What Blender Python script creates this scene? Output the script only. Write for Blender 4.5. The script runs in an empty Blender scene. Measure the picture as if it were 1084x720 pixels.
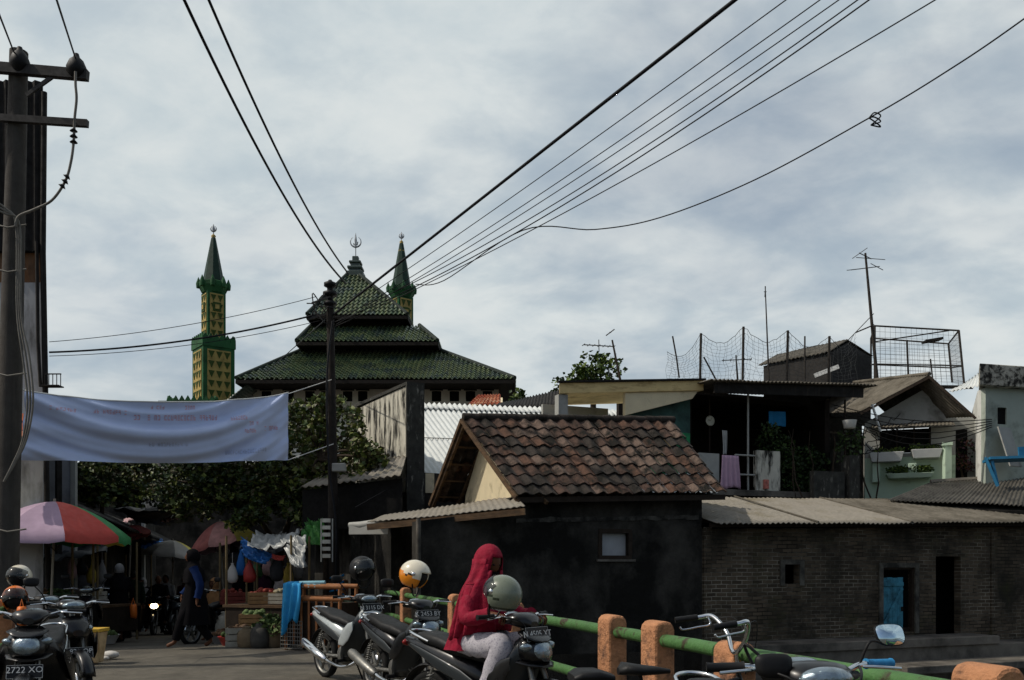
import bpy, math, random
from mathutils import Vector, Matrix, noise
R = random.Random(7)
rad = math.radians
sc = bpy.context.scene
COL = sc.collection
F, U0, V0, HC = 940.0, 542.0, 597.0, 1.43      # focal length in px, principal column, horizon row, eye height

def P(u, v, d):
    """the point d metres ahead that the photograph shows at (u, v)"""
    return Vector(((u - U0) / F * d, d, HC + (V0 - v) / F * d))

def gz(y):
    """height of the road: level on the bridge, falling towards the market"""
    return 0.0 if y < 15 else -0.055 * (min(y, 40) - 15)

def lin(c):
    if isinstance(c, str):
        c = c.lstrip('#'); c = [int(c[i:i + 2], 16) / 255 for i in (0, 2, 4)]
        return tuple(x / 12.92 if x <= .04045 else ((x + .055) / 1.055) ** 2.4 for x in c)
    return tuple(c)

# ------------------------------------------------------------------ materials
MATS = {}
def nodes_of(name):
    m = bpy.data.materials.new(name); m.use_nodes = True
    nt = m.node_tree; nt.nodes.clear()
    out = nt.nodes.new('ShaderNodeOutputMaterial'); b = nt.nodes.new('ShaderNodeBsdfPrincipled')
    nt.links.new(b.outputs[0], out.inputs[0])
    return m, nt, b

def mixcol(nt, a, b, fac, blend='MIX'):
    n = nt.nodes.new('ShaderNodeMix'); n.data_type = 'RGBA'; n.blend_type = blend
    for sock, val in ((6, a), (7, b), (0, fac)):
        if hasattr(val, 'links'): nt.links.new(val, n.inputs[sock])
        elif sock == 0: n.inputs[0].default_value = val
        else: n.inputs[sock].default_value = (*val, 1)
    return n.outputs[2]

def noise_fac(nt, vec, scale, lo, hi, detail=6, rough=.6, stretch=None):
    if stretch:
        mp = nt.nodes.new('ShaderNodeMapping'); mp.inputs['Scale'].default_value = stretch
        nt.links.new(vec, mp.inputs[0]); vec = mp.outputs[0]
    n = nt.nodes.new('ShaderNodeTexNoise'); n.inputs['Scale'].default_value = scale
    n.inputs['Detail'].default_value = detail; n.inputs['Roughness'].default_value = rough
    nt.links.new(vec, n.inputs['Vector'])
    r = nt.nodes.new('ShaderNodeMapRange'); r.inputs[1].default_value = lo; r.inputs[2].default_value = hi
    nt.links.new(n.outputs['Fac'], r.inputs[0])
    return r.outputs[0]

def mat(name, col, rough=.75, metal=0., var=.25, scale=6, stain=None, stain_scale=1.5, stain_lo=.45, stain_hi=.7,
        stretch=None, bump=.0, bscale=60, spec=.25, coat=0, trans=0, alpha=1, emit=None, estr=1, sss=0):
    if name in MATS: return MATS[name]
    m, nt, b = nodes_of(name); col = lin(col)
    tc = nt.nodes.new('ShaderNodeTexCoord'); vec = tc.outputs['Object']
    c0 = tuple(x * (1 - var) for x in col); c1 = tuple(min(1, x * (1 + var)) for x in col)
    c = mixcol(nt, c0, c1, noise_fac(nt, vec, scale, .3, .7))
    if stain: c = mixcol(nt, c, lin(stain), noise_fac(nt, vec, stain_scale, stain_lo, stain_hi, 8, .65, stretch))
    nt.links.new(c, b.inputs['Base Color'])
    b.inputs['Roughness'].default_value = rough; b.inputs['Metallic'].default_value = metal
    b.inputs['Specular IOR Level'].default_value = spec; b.inputs['Coat Weight'].default_value = coat
    b.inputs['Transmission Weight'].default_value = trans; b.inputs['Alpha'].default_value = alpha
    if rough > .15:
        rr = nt.nodes.new('ShaderNodeMapRange'); rr.inputs[3].default_value = rough * .8; rr.inputs[4].default_value = min(1, rough * 1.2)
        nt.links.new(noise_fac(nt, vec, scale * 2.3, .3, .7), rr.inputs[0]); nt.links.new(rr.outputs[0], b.inputs['Roughness'])
    if emit:
        b.inputs['Emission Color'].default_value = (*lin(emit), 1); b.inputs['Emission Strength'].default_value = estr
    if bump:
        bp = nt.nodes.new('ShaderNodeBump'); bp.inputs['Strength'].default_value = 1; bp.inputs['Distance'].default_value = bump
        nt.links.new(noise_fac(nt, vec, bscale, .2, .8, 5), bp.inputs['Height']); nt.links.new(bp.outputs[0], b.inputs['Normal'])
    MATS[name] = m
    return m

def brick_mat(name, ang):
    """old brick courses whose mortar is bare in places and sooted over in others"""
    m, nt, b = nodes_of(name)
    tc = nt.nodes.new('ShaderNodeTexCoord'); mp = nt.nodes.new('ShaderNodeMapping'); mp.inputs['Rotation'].default_value = (0, 0, -ang)
    nt.links.new(tc.outputs['Object'], mp.inputs[0])
    s = nt.nodes.new('ShaderNodeSeparateXYZ'); c = nt.nodes.new('ShaderNodeCombineXYZ')
    nt.links.new(mp.outputs[0], s.inputs[0]); nt.links.new(s.outputs[0], c.inputs[0])
    wob = nt.nodes.new('ShaderNodeMath'); wob.operation = 'MULTIPLY_ADD'; wob.inputs[1].default_value = .03
    nt.links.new(noise_fac(nt, tc.outputs['Object'], 2.5, 0, 1), wob.inputs[0]); nt.links.new(s.outputs[2], wob.inputs[2])
    nt.links.new(wob.outputs[0], c.inputs[1])
    br = nt.nodes.new('ShaderNodeTexBrick'); br.inputs['Scale'].default_value = 1
    br.inputs['Brick Width'].default_value = .22; br.inputs['Row Height'].default_value = .072
    br.inputs['Mortar Size'].default_value = .009; br.inputs['Mortar Smooth'].default_value = .3; br.inputs['Bias'].default_value = -.2
    br.inputs['Color1'].default_value = (.115, .086, .058, 1); br.inputs['Color2'].default_value = (.04, .03, .021, 1)
    nt.links.new(mixcol(nt, (.028, .024, .018), (.30, .26, .20), noise_fac(nt, tc.outputs['Object'], 1.3, .42, .62, 6, .6)), br.inputs['Mortar'])
    nt.links.new(c.outputs[0], br.inputs['Vector'])
    soot = mixcol(nt, br.outputs['Color'], (.026, .023, .017), noise_fac(nt, tc.outputs['Object'], .9, .47, .66, 8, .7))
    moss = mixcol(nt, soot, (.045, .045, .018), noise_fac(nt, tc.outputs['Object'], 1.7, .55, .8, 8, .7))
    nt.links.new(moss, b.inputs['Base Color']); b.inputs['Roughness'].default_value = .95; b.inputs['Specular IOR Level'].default_value = .15
    bp = nt.nodes.new('ShaderNodeBump'); bp.invert = True; bp.inputs['Distance'].default_value = .02
    nt.links.new(br.outputs['Fac'], bp.inputs['Height']); nt.links.new(bp.outputs[0], b.inputs['Normal'])
    MATS[name] = m
    return m

# ------------------------------------------------------------------ object helpers
ROOTM = {}
def tag(o, label=None, cat=None, group=None, kind=None):
    if label: o['label'] = label
    if cat: o['category'] = cat
    if group: o['group'] = group
    if kind: o['kind'] = kind
    return o

def thing(name, label, cat, loc=(0, 0, 0), rotz=0, group=None, local=False):
    o = bpy.data.objects.new(name, None); COL.objects.link(o)
    o.location = loc; o.rotation_euler = (0, 0, rotz); o.empty_display_size = .2
    tag(o, label, cat, group)
    if not local: ROOTM[o.name] = (Matrix.Translation(Vector(loc)) @ Matrix.Rotation(rotz, 4, 'Z')).inverted()
    return o

class MB:
    """collects shapes; build() links them as ONE mesh object"""
    def __init__(s): s.v = []; s.f = []; s.m = []; s.s = []; s.M = Matrix.Identity(4)
    def add(s, vs, fs, mi=0, smooth=False):
        k = len(s.v); s.v += [tuple(s.M @ Vector(p)) for p in vs]
        for f in fs: s.f.append([i + k for i in f]); s.m.append(mi); s.s.append(smooth)
    def hexa(s, b, t, mi=0):
        s.add(list(b) + list(t), [(3, 2, 1, 0), (4, 5, 6, 7), (0, 1, 5, 4), (1, 2, 6, 5), (2, 3, 7, 6), (3, 0, 4, 7)], mi)
    def box(s, c, sz, rot=None, mi=0):
        c = Vector(c); x, y, z = [k / 2 for k in sz]
        if rot is None: rm = Matrix.Identity(3)
        elif isinstance(rot, (int, float)): rm = Matrix.Rotation(rot, 3, 'Z')
        else: rm = rot
        q = [c + rm @ Vector(p) for p in ((-x, -y, -z), (x, -y, -z), (x, y, -z), (-x, y, -z), (-x, -y, z), (x, -y, z), (x, y, z), (-x, y, z))]
        s.hexa(q[:4], q[4:], mi)
    def beam(s, a, b, w, h, mi=0, up=(0, 0, 1)):
        a = Vector(a); b = Vector(b); d = (b - a).normalized(); up = Vector(up)
        if abs(d.dot(up)) > .98: up = Vector((1, 0, 0))
        sd = d.cross(up).normalized(); u = sd.cross(d)
        q = [p + sd * (i * w / 2) + u * (j * h / 2) for p in (a, b) for i, j in ((-1, -1), (1, -1), (1, 1), (-1, 1))]
        s.hexa(q[:4], q[4:], mi)
    def prism(s, poly, ext, mi=0, smooth=False):
        n = len(poly); ext = Vector(ext); poly = [Vector(p) for p in poly]
        s.add(poly + [p + ext for p in poly], [tuple(range(n))[::-1], tuple(range(n, 2 * n))] + [(i, (i + 1) % n, n + (i + 1) % n, n + i) for i in range(n)], mi, smooth)
    def rings(s, rg, mi=0, smooth=True, caps=True, closed=True):
        n = len(rg[0]); vs = [p for r in rg for p in r]; fs = []
        for i in range(len(rg) - 1):
            for j in range(n if closed else n - 1):
                a = i * n + j; b = i * n + (j + 1) % n; fs.append((a, b, b + n, a + n))
        s.add(vs, fs, mi, smooth)
        if caps and closed:
            s.add(rg[0], [tuple(range(n))[::-1]], mi, False); s.add(rg[-1], [tuple(range(n))], mi, False)
    def tube(s, pts, r, n=8, mi=0, caps=True):
        pts = [Vector(p) for p in pts]; rg = []; ref = None
        for i, p in enumerate(pts):
            d = (pts[min(i + 1, len(pts) - 1)] - pts[max(i - 1, 0)]).normalized()
            if ref is None: ref = Vector((0, 0, 1)) if abs(d.z) < .9 else Vector((1, 0, 0))
            a = d.cross(ref).normalized(); b = a.cross(d).normalized(); ref = b
            rr = r[i] if isinstance(r, (list, tuple)) else r
            rg.append([p + a * (rr * math.cos(2 * math.pi * k / n)) + b * (rr * math.sin(2 * math.pi * k / n)) for k in range(n)])
        s.rings(rg, mi, True, caps)
    def lathe(s, prof, o=(0, 0, 0), rot=None, n=16, mi=0, caps=True, a0=0, smooth=True, sx=1, sy=1):
        rm = rot or Matrix.Identity(3); o = Vector(o)
        s.rings([[o + rm @ Vector((r * sx * math.cos(a0 + 2 * math.pi * k / n), r * sy * math.sin(a0 + 2 * math.pi * k / n), z)) for k in range(n)] for r, z in prof], mi, smooth, caps)
    def ell(s, c, rr, rot=None, mi=0, n=14, m=9):
        if not isinstance(rr, (tuple, list)): rr = (rr,) * 3
        rm = rot or Matrix.Identity(3); c = Vector(c)
        s.rings([[c + rm @ Vector((rr[0] * math.sin(t) * math.cos(2 * math.pi * k / n), rr[1] * math.sin(t) * math.sin(2 * math.pi * k / n), -rr[2] * math.cos(t)))
                  for k in range(n)] for t in [max(.02, min(math.pi - .02, math.pi * i / m)) for i in range(m + 1)]], mi, True, True)
    def loft(s, secs, mi=0, n=16, p=2.6):
        """secs: (x, z, half width in y, half height) stations along x, superellipse rings; a 5th value tilts the ring"""
        rg = []
        for q in secs:
            x, z, w, h = q[:4]; tl = q[4] if len(q) > 4 else 0; r = []
            for k in range(n):
                a = 2 * math.pi * k / n; c, d = math.cos(a), math.sin(a)
                yy = w * math.copysign(abs(c) ** (2 / p), c); zz = h * math.copysign(abs(d) ** (2 / p), d)
                r.append(Vector((x - math.sin(tl) * zz, yy, z + math.cos(tl) * zz)))
            rg.append(r)
        s.rings(rg, mi, True, True)
    def build(s, name, mats, parent=None, bevel=0, solid=0, sub=0):
        me = bpy.data.meshes.new(name); me.from_pydata(s.v, [], s.f)
        if not isinstance(mats, (list, tuple)): mats = [mats]
        for m in mats: me.materials.append(m)
        me.polygons.foreach_set('material_index', s.m); me.polygons.foreach_set('use_smooth', s.s); me.update()
        ob = bpy.data.objects.new(name, me); COL.objects.link(ob)
        if parent is not None:
            ob.parent = parent
            if parent.name in ROOTM: ob.matrix_parent_inverse = ROOTM[parent.name]
        if solid:
            q = ob.modifiers.new('Solidify', 'SOLIDIFY'); q.thickness = solid; q.offset = 0
        if bevel:
            q = ob.modifiers.new('Bevel', 'BEVEL'); q.width = bevel; q.segments = 2; q.limit_method = 'ANGLE'
        if sub:
            q = ob.modifiers.new('Subsurf', 'SUBSURF'); q.levels = sub; q.render_levels = sub
        return ob

def text_mesh(body, size, M, mirror=False):
    """flat lettering as verts and faces in the frame M (x along the line, z up)"""
    cu = bpy.data.curves.new('txt', 'FONT'); cu.body = body; cu.size = size; cu.align_x = 'CENTER'; cu.align_y = 'CENTER'; cu.resolution_u = 2
    cu.extrude = .0012
    ob = bpy.data.objects.new('txt', cu); COL.objects.link(ob)
    bpy.context.view_layer.update()
    me = bpy.data.meshes.new_from_object(ob.evaluated_get(bpy.context.evaluated_depsgraph_get()))
    sg = -1 if mirror else 1
    vs = [M @ Vector((v.co.x * sg, v.co.z * -1, v.co.y)) for v in me.vertices]; fs = [tuple(p.vertices) for p in me.polygons]
    bpy.data.objects.remove(ob); bpy.data.meshes.remove(me); bpy.data.curves.remove(cu)
    return vs, fs

def skin_mesh(vs, es, rs, sub=2):
    me = bpy.data.meshes.new('sk'); me.from_pydata([tuple(v) for v in vs], es, [])
    ob = bpy.data.objects.new('sk', me); COL.objects.link(ob)
    q = ob.modifiers.new('Skin', 'SKIN'); q.use_smooth_shade = True; q.branch_smoothing = .6
    if not me.skin_vertices: me.skin_vertices.new()
    for i, r in enumerate(rs): me.skin_vertices[0].data[i].radius = r if isinstance(r, tuple) else (r, r)
    me.skin_vertices[0].data[0].use_root = True
    s = ob.modifiers.new('Sub', 'SUBSURF'); s.levels = sub; s.render_levels = sub
    bpy.context.view_layer.update()
    m2 = bpy.data.meshes.new_from_object(ob.evaluated_get(bpy.context.evaluated_depsgraph_get()))
    r = [v.co.copy() for v in m2.vertices], [tuple(p.vertices) for p in m2.polygons]
    bpy.data.objects.remove(ob); bpy.data.meshes.remove(m2); bpy.data.meshes.remove(me)
    return r

def copy_tree(o, parent=None):
    c = o.copy(); COL.objects.link(c); c.parent = parent
    for ch in o.children: copy_tree(ch, c)
    return c

# ------------------------------------------------------------------ roof surfaces
def tiles(mb, A, B, C, D, nc, nr, amp, th, nm=4, clip=False, jit=.006):
    """overlapping pantiles on the quad A,B (eave) C,D (top); clip keeps columns parallel and cuts them at the hips"""
    A, B, C, D = map(Vector, (A, B, C, D)); ex = B - A
    n = ex.cross(D - A).normalized()
    if n.z < 0: n = -n
    if clip:
        l2 = ex.length_squared; sD = (D - A).dot(ex) / l2; sC = (C - A).dot(ex) / l2; up = D - (A + ex * sD)
    xs = [0, .17, .33, .5, .67, .83, 1]
    for j in range(nr):
        t0 = max(0, (j - .12) / nr); t1 = (j + 1) / nr
        for i in range(nc):
            pa = noise.noise(Vector((i * .33 + nc, j * .55, 1.7))) + R.gauss(0, .16); mi = (2 if pa < -.17 else 0 if pa < .12 else 1 if pa < .30 else 3) % nm; dz = R.uniform(-jit, jit); dt = (R.uniform(-.03, .03) - (R.uniform(.08, .2) if R.random() < .04 else 0)) / nr
            if clip:
                tm = (j + .5) / nr; lo = sD * tm; hi = 1 + (sC - 1) * tm; s0, s1 = i / nc, (i + 1) / nc
                if s1 < lo or s0 > hi: continue
            rows = []
            for tt, off in ((t0 + dt, th + dz - .6 * th), (t0 + dt, th + dz), (t1, dz * .3)):
                row = []
                for x in xs:
                    s_ = (i + x) / nc
                    if clip:
                        lo = sD * tt; hi = 1 + (sC - 1) * tt; s_ = min(max(s_, lo), hi); p = A + ex * s_ + up * tt
                    else:
                        p = A.lerp(B, s_).lerp(D.lerp(C, s_), tt)
                    row.append(p + n * (off + amp * (.5 - .5 * math.cos(2 * math.pi * x)) ** 1.3))
                rows.append(row)
            k = len(xs); vs = rows[0] + rows[1] + rows[2]; fs = []
            for r_ in (0, 1):
                for q in range(k - 1): fs.append((r_ * k + q, r_ * k + q + 1, (r_ + 1) * k + q + 1, (r_ + 1) * k + q))
            mb.add(vs, fs, mi, False)

def corr(mb, A, B, C, D, n, amp, rows=6, mi=0, wob=.006):
    """corrugated sheet, waves counted along A-B, furrows running A to D"""
    A, B, C, D = map(Vector, (A, B, C, D)); nn = (B - A).cross(D - A).normalized()
    if nn.z < 0: nn = -nn
    m = n * 4; rg = []
    for j in range(rows + 1):
        t = j / rows; r = []
        for i in range(m + 1):
            s_ = i / m; p = A.lerp(B, s_).lerp(D.lerp(C, s_), t)
            r.append(p + nn * (amp * math.sin(2 * math.pi * s_ * n) + wob * noise.noise(p * 1.3) * 3))
        rg.append(r)
    mb.rings(rg, mi, True, False, False)

def leaves(mb, blobs, n, size, nm=3, clump=0):
    if clump:                                     # leaves gather in sprays on the outside of each bough
        sub_ = []
        for c, r in blobs:
            for _ in range(max(5, int(clump * r * r))):
                d = Vector((R.gauss(0, 1), R.gauss(0, 1), R.gauss(0, .8))).normalized() * r * R.uniform(.55, 1.15); sub_.append((Vector(c) + d, R.uniform(.10, .26)))
        blobs = sub_
    for _ in range(n):
        c, r = R.choices(blobs, [b[1] ** 2 for b in blobs])[0]
        while True:
            d = Vector((R.uniform(-1, 1), R.uniform(-1, 1), R.uniform(-1, 1)))
            if .05 < d.length < 1: break
        d = d.normalized() * (d.length ** .45)
        p = Vector(c) + Vector((d.x * r, d.y * r, d.z * r * .8))
        a = Vector((R.uniform(-1, 1), R.uniform(-1, 1), R.uniform(-.7, .5))).normalized()
        b = a.cross(Vector((R.uniform(-1, 1), R.uniform(-1, 1), R.uniform(-1, 1)))).normalized()
        L = size * R.uniform(.5, 1.6); w = L * .42; tip = p + a * L; q = p + a * L * .45
        k = a.cross(b) * L * .12
        mb.add([p, q + b * w + k, tip, q - b * w + k], [(0, 1, 2), (0, 2, 3)], R.randrange(nm))
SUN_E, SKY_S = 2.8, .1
CLOUD_LO, CLOUD_HI = (5.3, 6.1, 6.5), (7.1, 7.5, 7.5)
# ------------------------------------------------------------------ camera, sun, sky
cam = bpy.data.cameras.new('camera'); co = bpy.data.objects.new('camera', cam); COL.objects.link(co); sc.camera = co
co.location = (0, 0, HC); co.rotation_euler = (rad(90), 0, 0)
cam.sensor_width = 36; cam.lens = 36 * F / 1084; cam.shift_y = (V0 - 360) / 1084; cam.clip_end = 3000; cam.clip_start = .05
EL, AZ = 49, 95                                     # sun height; bearing west of the view direction
sv = Vector((-math.sin(rad(AZ + 3)) * math.cos(rad(EL)), math.cos(rad(AZ + 3)) * math.cos(rad(EL)), math.sin(rad(EL))))
sun = bpy.data.lights.new('sun', 'SUN'); sun.energy = SUN_E; sun.angle = rad(.6); sun.color = (1, .93, .82)
so = bpy.data.objects.new('sun', sun); COL.objects.link(so); so.rotation_euler = sv.to_track_quat('Z', 'Y').to_euler(); so.location = (-20, 0, 40)

w = bpy.data.worlds.new('World'); sc.world = w; w.use_nodes = True
nt = w.node_tree; nt.nodes.clear()
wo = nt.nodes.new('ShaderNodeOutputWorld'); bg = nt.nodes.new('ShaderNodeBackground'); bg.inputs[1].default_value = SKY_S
sky = nt.nodes.new('ShaderNodeTexSky'); sky.sky_type = 'NISHITA'; sky.sun_disc = False
sky.sun_elevation = rad(EL); sky.sun_rotation = math.atan2(sv.x, sv.y); sky.air_density = 1.1; sky.dust_density = 3; sky.altitude = 20
tc = nt.nodes.new('ShaderNodeTexCoord')
sep = nt.nodes.new('ShaderNodeSeparateXYZ'); nt.links.new(tc.outputs['Generated'], sep.inputs[0])
# cloud layer: the view direction carried up to a flat sheet overhead, so that clouds crowd towards the horizon
zz = nt.nodes.new('ShaderNodeMath'); zz.operation = 'MAXIMUM'; zz.inputs[1].default_value = .0; nt.links.new(sep.outputs[2], zz.inputs[0])
za = nt.nodes.new('ShaderNodeMath'); za.operation = 'ADD'; za.inputs[1].default_value = .28; nt.links.new(zz.outputs[0], za.inputs[0])
dv = []
for k in (0, 1):
    q = nt.nodes.new('ShaderNodeMath'); q.operation = 'DIVIDE'; nt.links.new(sep.outputs[k], q.inputs[0]); nt.links.new(za.outputs[0], q.inputs[1]); dv.append(q)
cv = nt.nodes.new('ShaderNodeCombineXYZ'); nt.links.new(dv[0].outputs[0], cv.inputs[0]); nt.links.new(dv[1].outputs[0], cv.inputs[1])
mp = nt.nodes.new('ShaderNodeMapping'); mp.inputs['Rotation'].default_value = (0, 0, rad(50)); mp.inputs['Scale'].default_value = (1.0, 1.25, 1); nt.links.new(cv.outputs[0], mp.inputs[0])
def wn(scale, lo, hi, detail, rough, dist=0):
    n = nt.nodes.new('ShaderNodeTexNoise'); n.inputs['Scale'].default_value = scale; n.inputs['Detail'].default_value = detail
    n.inputs['Roughness'].default_value = rough; n.inputs['Distortion'].default_value = dist; nt.links.new(mp.outputs[0], n.inputs['Vector'])
    r = nt.nodes.new('ShaderNodeMapRange'); r.interpolation_type = 'SMOOTHSTEP'; r.inputs[1].default_value = lo; r.inputs[2].default_value = hi
    nt.links.new(n.outputs['Fac'], r.inputs[0]); return r.outputs[0]
big = wn(1.1, .30, .66, 5, .55, .2); fine = wn(5.0, .28, .72, 9, .56, .2)
cl = mixcol(nt, CLOUD_LO, CLOUD_HI, fine)
mx = nt.nodes.new('ShaderNodeMath'); mx.operation = 'MULTIPLY_ADD'; mx.inputs[1].default_value = .62; mx.inputs[2].default_value = .38; nt.links.new(big, mx.inputs[0])
mf = nt.nodes.new('ShaderNodeMath'); mf.operation = 'MULTIPLY_ADD'; mf.inputs[1].default_value = .20; nt.links.new(fine, mf.inputs[0]); nt.links.new(mx.outputs[0], mf.inputs[2]); mf.use_clamp = True
# cloud cover lowered behind the camera, out of view, to dim the facing fronts
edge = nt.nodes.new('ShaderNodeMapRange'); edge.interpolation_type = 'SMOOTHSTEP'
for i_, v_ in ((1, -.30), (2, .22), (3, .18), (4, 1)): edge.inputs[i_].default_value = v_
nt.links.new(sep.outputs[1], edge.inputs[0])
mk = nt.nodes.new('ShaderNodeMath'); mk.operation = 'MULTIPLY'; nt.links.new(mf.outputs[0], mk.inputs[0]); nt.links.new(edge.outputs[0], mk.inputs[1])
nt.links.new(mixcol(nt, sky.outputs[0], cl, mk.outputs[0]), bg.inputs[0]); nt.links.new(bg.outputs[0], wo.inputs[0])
vs_ = sc.view_settings; sc.display_settings.display_device = 'sRGB'; vs_.view_transform = 'Standard'; vs_.look = 'None'; vs_.exposure = 0; vs_.gamma = 1; vs_.use_curve_mapping = False
sc.cycles.max_bounces = 6; sc.cycles.use_denoising = True

# ------------------------------------------------------------------ ground, road, canal
TH = math.atan2(.366, .93); TX, TY = math.cos(TH), math.sin(TH)       # direction of the far bank and of the houses on it
def bank(x): return 15.6 + (x - 3.32) * TY / TX
def BK(s, off=0, z=0): return Vector((3.32 + TX * s - TY * off, 15.6 + TY * s + TX * off, z))   # s metres along the bank, off metres behind it
mSoil = mat('packed_soil', '4a443c', .95, var=.3, scale=3, bump=.02)
mb = MB(); mb.add([(-900, -300, -1.62), (900, -300, -1.62), (900, 1500, -1.62), (-900, 1500, -1.62)], [(0, 1, 2, 3)]); tag(mb.build('ground', mSoil), kind='structure')
mWater = mat('canal_water', '1a1c16', .08, var=.3, scale=.6, bump=.01, bscale=5)
mb = MB(); mb.add([(-60, -40, -1.3), (60, -40, -1.3), (60, bank(60), -1.3), (-60, bank(-60), -1.3)], [(0, 1, 2, 3)]); tag(mb.build('water', mWater), kind='structure')
mb = MB(); xs = list(range(-60, 61, 3)); offs = [0, 2, 4, 6, 8, 10, 14, 18, 24, 30, 45, 70]; rg = []
for x in xs: rg.append([Vector((x, bank(x), -1.62))] + [Vector((x, bank(x) + o, gz(bank(x) + o) - .05)) for o in offs])
mb.rings(rg, 0, False, False, False); tag(mb.build('land', mSoil), kind='structure')

mAsph = mat('worn_asphalt', '5f5a50', .92, var=.22, scale=5, stain='48443d', stain_scale=.9, stain_lo=.45, stain_hi=.65, bump=.006, bscale=120, spec=.25)
RR = lambda y: 2.89 - .322 * y       # line of the bridge railing on the canal side
RL = lambda y: -2.42 - .322 * y
mb = MB(); ys = [-14, -6, 0, 4, 8, 11, 13, 15, 18, 22, 26, 32, 40, 62]; rg = []
for y in ys:
    z = gz(y); xl, xr = RL(y) - .25, RR(y) + .25
    rg.append([Vector((xl, y, z - .45)), Vector((xl, y, z)), Vector((xl + .3, y, z + .004)), Vector(((xl + xr) / 2, y, z + .03)), Vector((xr - .3, y, z + .004)), Vector((xr, y, z)), Vector((xr, y, z - .45))])
mb.rings(rg, 0, False, True, True); tag(mb.build('road', mAsph), kind='structure')
mConc = mat('old_concrete', '6d675e', .95, var=.25, scale=4, stain='2c2a26', stain_scale=1.2, bump=.01)

# ------------------------------------------------------------------ bridge railings
mPost = mat('orange_masonry_paint', 'ae7b58', .95, var=.2, scale=11, stain='6e5140', stain_scale=7, stain_lo=.52, stain_hi=.64, bump=.012, bscale=30, spec=.2)
mPipe = mat('green_pipe_paint', '456a3a', .55, var=.15, scale=9, stain='3a3324', stain_scale=8, stain_lo=.53, stain_hi=.62, bump=.004, bscale=50)
rd = Vector((-.322, 1, 0)).normalized(); rn = Vector((rd.y, -rd.x, 0))        # along the railing, and across it
def post(root, x, y, top=1.05, wa=.22, wc=.15):
    mb = MB(); b = Vector((x, y, gz(y) - .3)); h = top - gz(y) + .3; r = .06; poly = []
    for sx in (1, -1):
        poly.append(b + rn * (sx * wc / 2))
        for a in ((0, 30, 60, 90) if sx == 1 else ()):
            poly.append(b + rn * (wc / 2 - r + r * math.cos(rad(a))) + Vector((0, 0, h - r + r * math.sin(rad(a)))))
        if sx == -1:
            poly.pop()
            for a in (90, 120, 150, 180): poly.append(b + rn * (-wc / 2 + r + r * math.cos(rad(a))) + Vector((0, 0, h - r + r * math.sin(rad(a)))))
            poly.append(b - rn * (wc / 2))
    poly = [p - rd * (wa / 2) for p in poly]
    mb.prism(poly, rd * wa, 0); return mb.build('post', mPost, root, bevel=.018)
def rail(root, line, ya, yb, z, r=.043):
    mb = MB(); n = max(2, int(yb - ya) * 2); mb.tube([(line(ya + (yb - ya) * i / n), ya + (yb - ya) * i / n, z + .003 * math.sin(i * 1.7)) for i in range(n + 1)], r, 12); return mb.build('pipe', mPipe, root)
t = thing('bridge_railing', 'orange masonry posts with green pipes between them, on the canal side of the bridge', 'railing', (RR(8), 8, 0))
PY = [1.6, 3.37, 5.05, 5.95, 6.65, 8.9, 11.2, 14.3, 18.5, 21.6]
for y in PY: post(t, RR(y), y, {5.05: .99, 18.5: 1.03}.get(y, 1.05))
for z in (.925, .53):
    for a, b in zip(PY[:-1], PY[1:]): rail(t, RR, a + .1, b - .1, z)
t = thing('bridge_railing', 'orange post and green pipe beside the leaning pole, behind the parked motorbikes', 'railing', (RL(9.65), 9.65, 0))
PL = [2, 4.6, 7.2, 9.75]
for y in PL: post(t, RL(y), y)
for z in (.925, .53):
    for a, b in zip(PL[:-1], PL[1:]): rail(t, RL, a + .1, b - .1, z)
# ------------------------------------------------------------------ building helpers
def wall_open(mb, fr, s0, s1, z0, z1, off, th, ops=(), mi=0, z1b=None):
    """wall in the frame fr(s, off, z) from s0 to s1, cut round its openings (s0,s1,z0,z1)"""
    cuts = sorted({s0, s1, *[o[0] for o in ops], *[o[1] for o in ops]})
    top = lambda s: z1 if z1b is None else z1 + (z1b - z1) * (s - s0) / (s1 - s0)
    for a, b in zip(cuts[:-1], cuts[1:]):
        zs = [(z0, None)]; m = (a + b) / 2; here = sorted([o for o in ops if o[0] <= m <= o[1]], key=lambda o: o[2]); lo = z0; segs = []
        for o in here: segs.append((lo, o[2])); lo = o[3]
        segs.append((lo, None))
        for l, h in segs:
            ha = top(a) if h is None else h; hb = top(b) if h is None else h
            if ha - l < .002: continue
            mb.hexa([fr(a, off, l), fr(b, off, l), fr(b, off + th, l), fr(a, off + th, l)], [fr(a, off, ha), fr(b, off, hb), fr(b, off + th, hb), fr(a, off + th, ha)], mi)
def fbox(mb, fr, s0, s1, o0, o1, z0, z1, mi=0):
    mb.hexa([fr(s0, o0, z0), fr(s1, o0, z0), fr(s1, o1, z0), fr(s0, o1, z0)], [fr(s0, o0, z1), fr(s1, o0, z1), fr(s1, o1, z1), fr(s0, o1, z1)], mi)

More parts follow.
